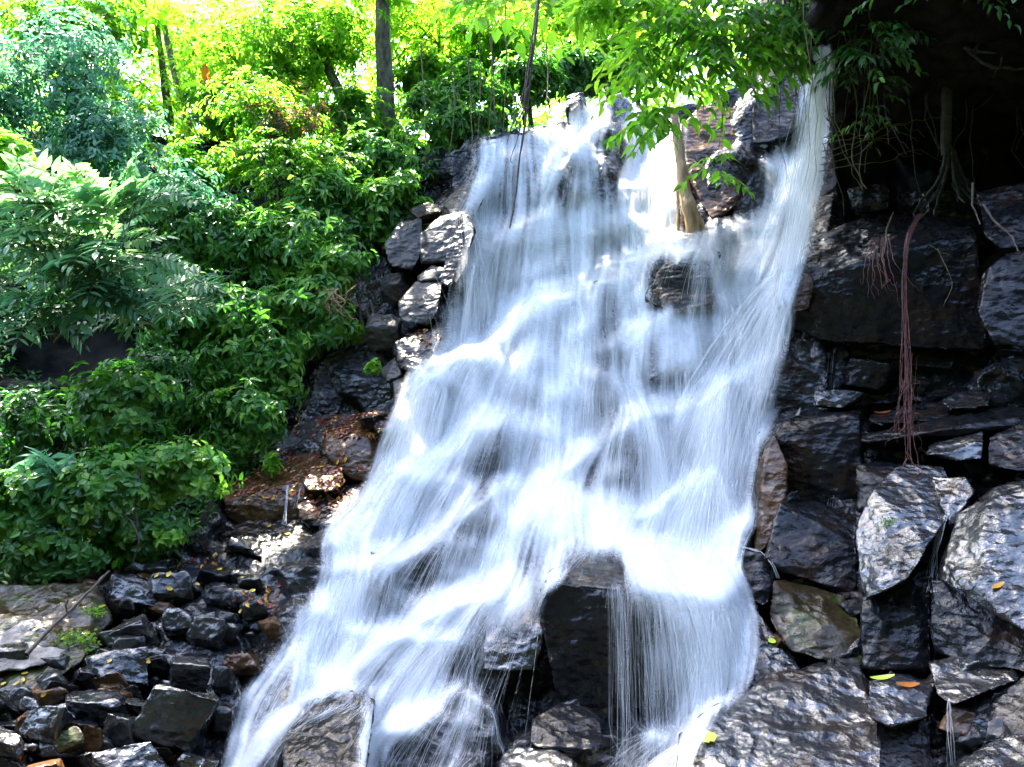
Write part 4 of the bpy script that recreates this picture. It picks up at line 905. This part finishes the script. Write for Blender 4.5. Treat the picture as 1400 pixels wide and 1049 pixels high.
tree('pale yellow tree far behind the lip boulder', 830, 20, 100, 60, 24, [(835,130,24),(832,80,24),(830,10,24)], .15, 300, .34, 'leaf_bright', tone=.6, k=12)
tree('hazy yellow-green tree behind the straight trunk', 570, 30, 90, 70, 27, [(565,160,27),(566,90,27),(570,30,27)], .16, 300, .36, 'leaf_bright', tone=.7, k=12)
tree('hazy tree at the back left of the bright gap', 150, 90, 70, 70, 26, [(160,220,26),(155,150,26),(150,80,26)], .14, 240, .34, 'leaf_bright', tone=.6)
tree('hazy pale tree at the back right of the bright gap', 420, 20, 80, 60, 29, [(420,170,29),(420,100,29),(420,30,29)], .15, 260, .38, 'leaf_bright', tone=.8)

for lab, x, y, rx, ry, Y, n_, L_, t_ in (
 ('wide yellow-green crown filling the top edge left of the straight trunk', 430, 90, 90, 60, 21.5, 420, .22, 0.80),
 ('leafy yellow-green crown between the banana plants and the slanting tree', 340, 110, 80, 60, 20, 380, .20, 0.70),
 ('low bright crown at the foot of the pale leaning tree', 190, 150, 70, 55, 19.5, 320, .20, 0.75),
 ('bright crown right of the straight trunk at mid height', 600, 50, 80, 60, 22.5, 380, .24, 0.80),
 ('bright crown behind the hanging vine', 720, 60, 80, 60, 23, 380, .24, 0.80),
 ('bright crown behind the overhanging branch', 870, 50, 80, 60, 22.5, 330, .24, 0.75),
 ('bright top-edge crown between the left corner and the banana leaves', 130, -10, 90, 50, 20.5, 330, .24, 0.80)):
    tree(lab, x, y, rx*1.35, ry*1.25, Y, [(x+8, 190, Y), (x+4, 150, Y), (x, y, Y)], .07, int(n_*1.6), L_*.72, 'leaf_bright', tone=t_, k=22, lump=.8, group='plateau crowns with the glow in their leaf colour')  # raised tones put the hazy backlit glow into the leaf colour
# canopy crowns added above the picture to keep sun off falls and rocks
for lab, x, y, Y, rx, tx_, TY in (('sun-blocking canopy tree added over the slanting tree', 310, -370, 19.5, 150, 525, 20.7), ('sun-blocking canopy tree added over the straight trunk', 460, -370, 20, 150, 524, 21.3), ('sun-blocking canopy tree added over the left end of the lip', 610, -370, 20.5, 150, 526, 21.9), ('sun-blocking canopy tree added over the lip boulders', 760, -370, 21, 150, 1085, 21.5), ('sun-blocking canopy tree added over the chute', 920, -370, 21, 150, 1060, 21), ('near canopy tree added to block sun over the left curtain', 500, -400, 18.2, 150, 525, 22.5), ('near canopy tree added to block sun over the middle curtain', 680, -400, 18.2, 150, 1100, 22.2), ('near canopy tree added to block sun over the chute', 830, -420, 18, 140, 1095, 20), ('canopy limb tree added to block sun over the middle of the falls', 600, -370, 15.4, 170, 526, 23), ('canopy limb tree added to block sun over the left rubble', 215, -330, 16.5, 65, 524, 24), ('canopy limb tree added to block sun over the right rocks', 790, -370, 15.2, 170, 1105, 23)):
    tree(lab, x, y, rx+25, 120, Y, [(tx_, 150, TY), (tx_-1, 0, TY), (tx_-3, -60, TY), (x, -260, (Y*2+TY)/3), (x, -330, Y)], .13, 1050, .42, 'leaf_mid', tone=.5, k=16, group='canopy trees added to block the sun')

# broad banana leaves in the bright gap
def blade(p0, d, L, w, sag, n=12):
    d = unit(np.asarray(d, float)); s_ = unit(np.cross(d, [0, 0, 1.])); t = np.linspace(0, 1, n)
    c_ = np.asarray(p0)+d*(L*t)[:, None]+np.array([0, 0, -1.])*(sag*L*t*t)[:, None]
    ww = w*np.sin(np.pi*np.clip(t*.93+.05, 0, 1))**.6
    V = np.stack([c_-s_*ww[:, None]+np.array([0, 0, .25*w]), c_, c_+s_*ww[:, None]+np.array([0, 0, .25*w])], 1).reshape(-1, 3)
    i = np.arange(n-1)[:, None]*3
    return V, np.concatenate([i+np.array([[0, 1, 4, 3]]), i+np.array([[1, 2, 5, 4]])])
def banana(label, foot, top, blades, mat):
    e = empty('banana_plant', P(*foot)); tag(e, label, 'banana plant'); A = Acc(); A.tube(spline([P(*foot), P(*top)], 6), np.linspace(.12, .06, 6), 8); A.build('stem', M['stem'], e)
    for d, L, w, sg in blades:
        V, F = blade(P(*top), d, L, w, sg); mesh_obj('leaf', V, F, M[mat], e, attrs={'tone': np.full(len(V), .7)})
banana('banana plant with broad glowing leaves at the top of the bright gap', (232, 170, 19.5), (215, 35, 19.5), [((-.7, -.3, .8), 1.6, .26, .5), ((.8, -.3, .7), 1.7, .28, .6), ((.2, -.4, 1), 1.4, .26, .4), ((1, .1, .25), 1.3, .24, .7), ((-1, 0, .3), 1.3, .24, .6)], 'leaf_bright')
banana('small wild banana with one orange leaf below the bright gap', (288, 165, 18.6), (284, 125, 18.6), [((-.15, -.2, 1), .55, .10, .1), ((-.9, -.2, .6), .7, .16, .5), ((.8, -.2, .5), .6, .14, .5)], 'leaf_bright')
V_, F_ = blade(P(283, 120, 18.5), (.02, -.3, 1), .55, .09, .1)
o_ = mesh_obj('orange_leaf', V_, F_, M['leaf_orange'], [o for o in COL.objects if o.name.startswith('banana_plant')][-1], attrs={'tone': np.full(len(V_), .5)}); o_['label'] = 'upright orange leaf'

# ground cover on the bank and the far wood
r_ = np.random.default_rng(88); lv = Leaves(5)
x_ = r_.uniform(-420, 600, 26000); y_ = r_.uniform(150, 800, 26000)
k_ = (y_ > np.interp(x_, LIPX, LIPY)-5) & (y_ < np.interp(x_, [-420, 0, 230, 290, 370, 390, 480, 520, 600, 650], [830, 800, 755, 700, 620, 530, 420, 350, 245, 200]))
k_ &= ((x_-90)/85)**2+((y_-470)/48)**2 > 1
k_ &= ((x_-375)/55)**2+((y_-300)/30)**2 > 1
x_, y_ = x_[k_], y_[k_]; g_ = slope_depth(x_, y_)-r_.uniform(.0, .35, len(x_)); p_ = P(x_, y_, g_)
lv.whorls(p_[::3], np.array([0, -.6, .7])+r_.normal(size=(len(p_[::3]), 3))*.4, 4, .17, tone=.25, droop=.3)
o_ = lv.build('ground_cover', M['leaf_mid'], None); tag(o_, 'dark low leaves covering the shaded soil of the left bank', 'ground cover', kind='stuff')
lv = Leaves(6); n_ = 5200
x_ = r_.uniform(-26, 13, n_); yy = r_.uniform(31, 44, n_); zz = 9+(yy-19)*.17+r_.random(n_)**1.1*(12+3*np.sin(x_*.55)+2*np.sin(x_*1.7+1))
lv.whorls(np.stack([x_, yy, zz], 1), np.array([0, -.4, .8])+r_.normal(size=(n_, 3))*.5, 5, .50, tone=.6, droop=.3)
o_ = lv.build('far_woods', M['leaf_bright'], None); tag(o_, 'far sunlit wood behind the plateau', 'woods', kind='stuff')
# wood on the bank behind the viewer, seen only in the wet rocks' sheen and from other sides
lv = Leaves(8); n_ = 5000; x_ = r_.uniform(-32, 32, n_); yy = r_.uniform(-22, -7, n_); zz = np.clip((-yy-3)*2.2, 0, 32)-1+r_.random(n_)*3.2
lv.whorls(np.stack([x_, yy, zz], 1), np.array([0, .4, .8])+r_.normal(size=(n_, 3))*.5, 5, .75, tone=.3, droop=.3, wr=.6)
o_ = lv.build('bank_woods', M['leaf_dark'], None); tag(o_, 'leafy growth on the opposite bank', 'woods', kind='stuff')

# the branch that hangs into the picture from the top, right of the middle
def hang(A, lv, r, c, rad, b): pass
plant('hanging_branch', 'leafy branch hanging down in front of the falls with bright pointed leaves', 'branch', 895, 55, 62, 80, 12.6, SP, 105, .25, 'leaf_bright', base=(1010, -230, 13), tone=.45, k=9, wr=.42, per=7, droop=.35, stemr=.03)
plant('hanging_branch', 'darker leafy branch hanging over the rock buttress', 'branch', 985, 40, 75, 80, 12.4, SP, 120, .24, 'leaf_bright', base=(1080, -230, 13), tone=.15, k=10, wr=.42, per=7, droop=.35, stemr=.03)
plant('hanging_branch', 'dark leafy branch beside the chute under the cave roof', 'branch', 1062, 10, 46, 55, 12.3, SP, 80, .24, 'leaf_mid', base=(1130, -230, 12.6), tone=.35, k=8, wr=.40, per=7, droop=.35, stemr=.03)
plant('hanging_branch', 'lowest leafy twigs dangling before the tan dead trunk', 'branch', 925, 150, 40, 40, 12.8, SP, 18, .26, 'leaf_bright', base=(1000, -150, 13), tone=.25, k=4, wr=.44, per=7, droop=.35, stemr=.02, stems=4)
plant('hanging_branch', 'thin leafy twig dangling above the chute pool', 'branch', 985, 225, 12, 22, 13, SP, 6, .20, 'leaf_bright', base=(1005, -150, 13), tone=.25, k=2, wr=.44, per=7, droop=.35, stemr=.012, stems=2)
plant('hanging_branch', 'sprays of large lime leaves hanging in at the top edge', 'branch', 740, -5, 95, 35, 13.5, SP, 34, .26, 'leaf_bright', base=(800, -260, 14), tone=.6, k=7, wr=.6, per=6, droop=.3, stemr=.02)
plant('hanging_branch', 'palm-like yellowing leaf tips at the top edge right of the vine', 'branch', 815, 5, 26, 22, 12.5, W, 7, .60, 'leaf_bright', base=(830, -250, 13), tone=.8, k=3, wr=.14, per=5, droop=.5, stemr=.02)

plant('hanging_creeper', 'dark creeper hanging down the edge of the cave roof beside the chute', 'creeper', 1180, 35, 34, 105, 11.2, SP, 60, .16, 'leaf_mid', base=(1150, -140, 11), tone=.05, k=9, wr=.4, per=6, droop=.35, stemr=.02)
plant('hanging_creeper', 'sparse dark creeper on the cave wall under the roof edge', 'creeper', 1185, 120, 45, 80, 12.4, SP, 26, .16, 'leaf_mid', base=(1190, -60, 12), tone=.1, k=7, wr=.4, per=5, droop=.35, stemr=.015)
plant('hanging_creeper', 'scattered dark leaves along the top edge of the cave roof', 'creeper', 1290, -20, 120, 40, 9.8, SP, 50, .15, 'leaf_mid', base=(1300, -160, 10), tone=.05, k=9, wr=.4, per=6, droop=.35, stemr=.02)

# ---------------------------------------------------------------- vines, roots, dead wood
def line_thing(name, label, cat, paths, mat, group=None, n=6, kind=None):
    """paths: list of (photo points (x,y,Y), radius at start, radius at end, waviness)"""
    A = Acc(); r = np.random.default_rng(len(label)*31+int(abs(paths[0][0][0][0])*7))
    for pts, r0, r1, wv in paths:
        q = spline([P(*p_) for p_ in pts], max(10, len(pts)*5)); m = len(q)
        q = q+np.cumsum(r.normal(size=(m, 3)), 0)*wv*np.linspace(0, 1, m)[:, None]
        A.tube(q, np.linspace(r0, r1, m)*(1+(.18 if r0 < .04 else .05)*r.normal(size=m).clip(-1.5, 1.5)), n)
    o = P(*paths[0][0][0]); ob = A.build(name, M[mat], None, origin=o)
    return tag(ob, label, cat, group, kind)

line_thing('vine', 'long brown rope-like vine dangling in front of the upper falls', 'vine',
  [([(742,-60,12),(733,30,12),(718,140,12),(706,215,12),(700,255,12),(690,306,12)], .032, .012, .006), ([(728,60,12),(716,140,11.97),(704,160,12),(694,195,12)], .016, .006, .01),
   ([(722,120,12),(715,146,12),(717,152,12)], .03, .02, .004), ([(716,150,12),(708,190,12),(699,222,12),(704,224,12)], .012, .005, .008), ([(742,-40,12.05),(726,70,12.05),(717,140,12.02)], .014, .012, .012)], 'root')
for i_, (x0, y0, x1, y1, Y_) in enumerate([(655,20,652,235,17.4),(672,50,668,225,17.3),(640,80,643,240,17.2),(690,-20,686,190,17.5),(575,60,580,230,17.2),(747,60,742,165,17.8),(665,10,676,180,17.8),(620,90,617,210,17.3)]):
    line_thing('vine', 'thin straw-coloured vine hanging among the crest bushes left of the falls', 'vine', [([(x0,y0,Y_),((x0+x1)/2+4,(y0+y1)/2,Y_),(x1,y1,Y_)], .016, .010, .012)], 'vine', 'thin vines hanging at the crest', 4)
rv = np.random.default_rng(21)
for i_ in range(16):
    x_ = rv.uniform(1045, 1205); l_ = rv.uniform(150, 285); Y_ = rv.uniform(11.2, 12.4)
    line_thing('vine', 'thin olive vine hanging from the roof of the cave beside the chute', 'vine', [([(x_,-90,Y_),(x_+rv.normal()*8,l_*.5,Y_),(x_+rv.normal()*14,l_,Y_)], .009, .004, .04)], 'vine', 'olive vines over the chute', 4)
line_thing('vine', 'sagging tangle of olive vines strung across the cave mouth', 'vine', [([(1118,190+k_*9,12.2),(1160+k_*6,178+k_*8,12),(1210+k_*10,168+k_*3,11.9),(1275,176+k_*4,11.8)], .009, .004, .055) for k_ in range(6)]+[([(1140,60,12),(1132,150,12),(1160,215,11.9),(1178,250,11.9)], .012, .008, .02), ([(1148,40,12),(1172,140,12),(1150,215,11.9),(1165,262,11.9)], .012, .008, .02)], 'vine', None, 4)
_c = []
for k_ in range(11):
    a_ = rv.uniform(-1, 1); _c.append(([(1298+a_*5,205,12.6),(1299+a_*14,235,12.5),(1296+a_*34,262,12.4),(1294+a_*62,284+rv.uniform(-6,6),12.2)], .035, .012, .02))
line_thing('tree_root', 'grey aerial root pillar with splayed feet on the cave floor', 'root', [([(1290,-80,12.8),(1295,60,12.7),(1299,150,12.6),(1298,215,12.6)], .07, .085, .01), ([(1304,-80,12.8),(1301,80,12.7),(1302,210,12.6)], .03, .04, .02)]+_c, 'grey_root', None, 7)
line_thing('tree_root', 'pale crooked root crossing the dark top right corner', 'root', [([(1270,20,11.6),(1300,52,11.5),(1330,72,11.4),(1420,58,11.2)], .05, .03, .02), ([(1330,72,11.4),(1345,45,11.4),(1375,25,11.3),(1420,15,11.2)], .03, .012, .02), ([(1335,70,11.4),(1380,78,11.3),(1420,70,11.2)], .028, .015, .02), ([(1310,60,11.5),(1350,90,11.5),(1400,95,11.4)], .03, .02, .02), ([(1372,64,11.3),(1376,80,11.3),(1374,96,11.3)], .02, .006, .02)], 'grey_root')
for x_, y0, y1 in ((1362,60,245),(1212,90,215),(1385,120,235),(1330,110,240),(1240,40,240),(1268,80,200),(1345,30,180),(1190,60,190),(1320,60,230),(1376,40,200),(1255,120,250),(1225,20,150)):
    line_thing('tree_root', 'thin dark root hanging straight down at the back of the cave', 'root', [([(x_,y0-140,13),(x_+rv.normal()*6,(y0+y1)/2,12.9),(x_+rv.normal()*9,(y0+2*y1)/3,12.85),(x_+rv.normal()*12,y1+rv.uniform(-30,20),12.8)], .020, .008, .035)], 'grey_root', 'straight roots in the cave', 5)
line_thing('tree_root', 'bleached bent root lying over the right-hand wet boulder', 'root', [([(1330,250,10.9),(1329,285,10.7),(1338,310,10.4)], .016, .010, .01), ([(1345,280,10.6),(1362,305,10.35),(1382,318,10.2),(1392,342,10.0)], .018, .010, .01)], 'root')
_c = []
for k_ in range(13):
    a_ = rv.normal(); b_ = rv.normal(); e_ = rv.uniform(470, 700)
    _c.append(([(1258+a_*2,292,11.3),(1240+a_*2,325,10.75),(1236+b_*3,380,10.6),(1238+a_*2,450,10.4),(1241+b_*3,520,10.1),(1240+a_*6,600,9.6),(1247+b_*5,min(e_,660),9.25),(1252+a_*3,e_,9.0)], .0045, .002, .012))
for k_ in range(12):
    a_ = rv.normal(); e_ = rv.uniform(370, 440)
    _c.append(([(1206+a_*6,325,10.9),(1204+a_*9,360,10.6),(1212+a_*14,395,10.5),(1216+a_*16,e_,10.5)], .006, .002, .015))
for k_ in range(14):
    y_ = rv.uniform(500, 640); s_ = rv.choice([-1, 1]); _c.append(([(1240,y_,9.9-(y_-520)*.0055),(1240+s_*10,y_+18,9.85-(y_-520)*.0055),(1240+s_*rv.uniform(12,26),y_+rv.uniform(20,50),9.8-(y_-520)*.0055)], .004, .0015, .012))
line_thing('hanging_root', 'long stringy red root hanging down the right-hand rocks', 'root', _c, 'red_root', None, 4)
line_thing('hanging_root', 'yellowish forked rootlet on the face of the flat-topped block', 'root', [([(1282,340,10.7),(1298,375,10.6),(1305,388,10.6),(1296,418,10.6)], .008, .004, .008), ([(1270,335,10.75),(1290,345,10.65),(1305,350,10.6)], .006, .003, .01)], 'vine', None, 4)
line_thing('hanging_root', 'thin grey root running off the back of the flat-topped block', 'root', [([(1270,288,11.9),(1245,310,11.4),(1238,345,10.8),(1236,380,10.7)], .014, .008, .01), ([(1222,290,12.0),(1210,315,11.5),(1204,350,10.8)], .012, .008, .01)], 'root', None, 5)
line_thing('dead_trunk', 'split tan dead trunk leaning in the gap between falls and chute', 'dead trunk', [([(921,150,15.75),(926,200,15.5),(931,250,15.25),(942,292,15.0),(954,328,14.95),(964,362,15.15)], .07, .17, .02), ([(928,215,15.45),(936,258,15.2),(952,300,14.95),(972,345,15.1)], .03, .09, .015), ([(926,262,15.15),(929,300,14.95),(930,335,14.95),(932,362,15.1)], .03, .05, .012)], 'pale_bark', None, 10)
line_thing('stick', 'long bare stick leaning on the earth bank above the rubble', 'stick', [([(36,895,8.85),(70,858,9.2),(110,822,9.6),(152,780,10.1)], .026, .015, .006), ([(92,838,9.4),(90,826,9.4),(94,818,9.4)], .012, .006, .004)], 'root')
_c = [([(452+rv.normal()*10,395,14.2),(455+rv.normal()*14,415,14.1),(470+rv.normal()*16,425+rv.normal()*14,14.0)], .012, .005, .02) for k_ in range(14)]
line_thing('twig', 'pale tangle of dry twigs sticking out of the bush above the cleft', 'twigs', _c, 'pale_bark', None, 4)
for x_, y0, y1, Y_ in ((497,400,520,14.9),(516,415,500,14.6),(508,420,470,14.7)):
    line_thing('hanging_root', 'dry brown root hanging in the dark cleft left of the falls', 'root', [([(x_-8,y0,Y_),(x_,(y0+y1)/2,Y_-.1),(x_+5,y1,Y_-.2)], .03, .02, .015)], 'root', 'roots in the left cleft', 5)
for x_, y0, y1 in ((380,268,320),(378,270,300),(362,262,330),(432,250,310)):
    line_thing('vine', 'short dangling shoot under the creeper curtain at the dark hollow', 'vine', [([(x_,y0,15.6),(x_+2,(y0+y1)/2,15.6),(x_+rv.normal()*3,y1,15.6)], .010, .005, .015)], 'vine', 'shoots over the dark hollow', 4)
line_thing('twig', 'bare dark branch curving under the lowest thicket', 'branch', [([(150,690,10.9),(185,715,10.8),(198,740,10.8),(190,765,10.9)], .018, .010, .01), ([(190,640,11),(188,668,10.9),(183,720,10.9)], .016, .014, .006)], 'root')

# ---------------------------------------------------------------- fallen leaves, litter, moss, trickles
def fallen(name, label, x, y, L, w, ang, mat, group=None, lobes=False, tone=.6, curl=.2):
    h = hit(x, y)
    if h is None: return
    p_, n_ = h; n_ = unit(n_+np.array([0, -.1, .35])); L = L/FPX*p_[1]; w = w/FPX*p_[1]
    u_ = unit(np.cross(n_, [0, 1., .2])); v_ = np.cross(n_, u_); d_ = u_*math.cos(ang)+v_*math.sin(ang); s_ = np.cross(n_, d_)
    n = 9; t = np.linspace(0, 1, n); ww = w/2*np.sin(np.pi*(t*.94+.03))**.7*(1+(.22*np.cos(t*19) if lobes else 0))
    c_ = p_+n_*.012+d_*(L*(t-.5))[:, None]+n_*(curl*L*(2*t-1)**2*.5)[:, None]
    V = np.stack([c_-s_*ww[:, None]+n_*(ww*.3)[:, None], c_, c_+s_*ww[:, None]+n_*(ww*.25)[:, None]], 1).reshape(-1, 3)
    i = np.arange(n-1)[:, None]*3; F = np.concatenate([i+np.array([[0, 1, 4, 3]]), i+np.array([[1, 2, 5, 4]])])
    o = mesh_obj(name, V, F, M[mat], None, origin=p_, attrs={'tone': np.clip(np.full(len(V), tone)+rv.normal(size=len(V))*.15, 0, 1)})
    return tag(o, label, 'leaf', group)
fallen('fallen_leaf', 'large lime-green leaf stuck on the sloping grey rock at the bottom', 965, 1011, 32, 26, .3, 'fallen_green', lobes=True, curl=.1)
fallen('fallen_leaf', 'small lime-green leaf on the smooth rock shoulder by the curtain', 1055, 878, 11, 11, .4, 'fallen_green', curl=.1)
fallen('fallen_leaf', 'narrow yellow-green leaf on the square wet stone', 1207, 929, 32, 10, -.1, 'fallen_green', tone=.2)
fallen('fallen_leaf', 'narrow orange leaf next to the yellow-green one on the square stone', 1240, 938, 34, 9, .1, 'leaf_orange')
fallen('fallen_leaf', 'narrow yellow leaf on the large gleaming boulder', 1364, 803, 23, 8, .35, 'fallen_yellow', tone=.1)
fallen('fallen_leaf', 'curled pale leaf on the corner of the square black block', 1089, 570, 16, 9, .2, 'sand', curl=1.2)
fallen('fallen_leaf', 'small yellow leaf on the thin slab beside the pale curled one', 1136, 560, 10, 5, .2, 'fallen_yellow')
fallen('fallen_leaf', 'dull orange leaf on the brown slab under the red root', 1206, 566, 26, 7, .2, 'leaf_orange', tone=.1)
for x_, y_ in [(88,874),(50,861),(34,922),(32,931),(23,935),(6,936),(225,742),(246,773),(215,787),(231,786),(232,805),(221,844),(202,904),(358,739),(393,731),(368,721),(330,836),(345,809),(320,663),(312,668),(335,658),(60,950),(140,830),(118,868),(270,800),(300,780),(380,745),(150,905)]:
    fallen('fallen_leaf', 'small yellow leaf fallen on the dark rubble stones at the lower left', x_, y_, rv.uniform(7, 11), rv.uniform(4, 6), rv.uniform(0, 3), 'fallen_yellow', 'yellow leaves on the rubble', tone=rv.uniform(.2, 1))
lv = Leaves(31); pp, nn_ = [], []
for (x0, y0, x1, y1, c_) in ((440,564,542,598,330),(320,612,475,686,300),(430,640,530,705,240),(552,448,608,474,40),(255,740,300,775,40),(320,800,385,840,60),(380,568,480,600,60)):
    for k_ in range(c_):
        h = hit(rv.uniform(x0, x1), rv.uniform(y0, y1))
        if h is not None and h[1][2] > .35 and h[0][1] < 15: pp.append(h[0]+h[1]*.012); nn_.append(h[1])
pp, nn_ = np.array(pp), np.array(nn_)
lv.add(pp, unit(np.cross(nn_, rv.normal(size=pp.shape))), nn_+rv.normal(size=pp.shape)*.25, .085, wr=.5, droop=.1, tone=rv.random(len(pp)), tvar=.2)
o_ = lv.build('leaf_litter', M['litter'], None); tag(o_, 'red, brown and yellow leaf litter on the left ledges', 'leaf litter', kind='stuff')
def tuft(label, x, y, n, rad, L, mat):
    h = hit(x, y); p_ = h[0]+rv.normal(size=(n, 3))*rad*np.array([1, .5, .6]); l_ = Leaves(int(x)); l_.whorls(p_, rv.normal(size=(n, 3))*.5+h[1], 4, L, wr=.6, tone=.6)
    o = l_.build('moss_tuft', M[mat], None, origin=h[0]); tag(o, label, 'moss', kind='stuff')
tuft('bright green moss tuft on the earth bank left of the rubble', 106, 874, 60, .13, .05, 'leaf_bright')
tuft('small moss spot on the big pale-sheened boulder', 1217, 714, 50, .05, .025, 'leaf_mid')
tuft('moss at the left foot of the pale cracked boulder', 128, 838, 30, .06, .04, 'leaf_bright')
def trickle(label, pts, n, spread, r0):
    A = Acc()
    for k_ in range(n):
        q = []
        for (x, y) in pts:
            h = hit(x+rv.normal()*spread, y); q.append((x+rv.normal()*spread, y, (h[0][1] if h is not None else 10)-.05))
        for m in range(1, len(q)): q[m] = (q[m][0], q[m][1], min(q[m][2], q[m-1][2]+.02))
        A.tube(spline([P(*a_) for a_ in q], 14)+np.cumsum(rv.normal(size=(14, 3)), 0)*r0*.9, np.linspace(r0, r0*.7, 14)*rv.uniform(.4, 1.3), 4)
    o = A.build('trickle', M['water'], None, origin=P(*q[0]), attrs={'cover': np.full(A.n, .42)}); tag(o, label, 'water', kind='structure')
trickle('thin trickle falling from the flat leafy ledge', [(393,664),(392,690),(389,718)], 7, 1.3, .0045)
trickle('second thin trickle right of the first on the leafy ledge', [(411,668),(407,680),(404,694)], 4, 1.0, .004)
trickle('faint trickle over the broad wet shelf on the left', [(363,742),(362,770),(359,805)], 6, 2., .003)
trickle('thin trickle spilling from the lower right ledge', [(1297,955),(1298,1000),(1300,1048)], 5, 1.2, .003)
trickle('small run of water down the groove beside the far right boulder', [(1292,705),(1280,740),(1274,775),(1272,810)], 12, 3.5, .003)
trickle('thread of water arching off the chute curtain to the right', [(1005,745),(1035,752),(1055,768),(1064,790)], 8, 2, .003)
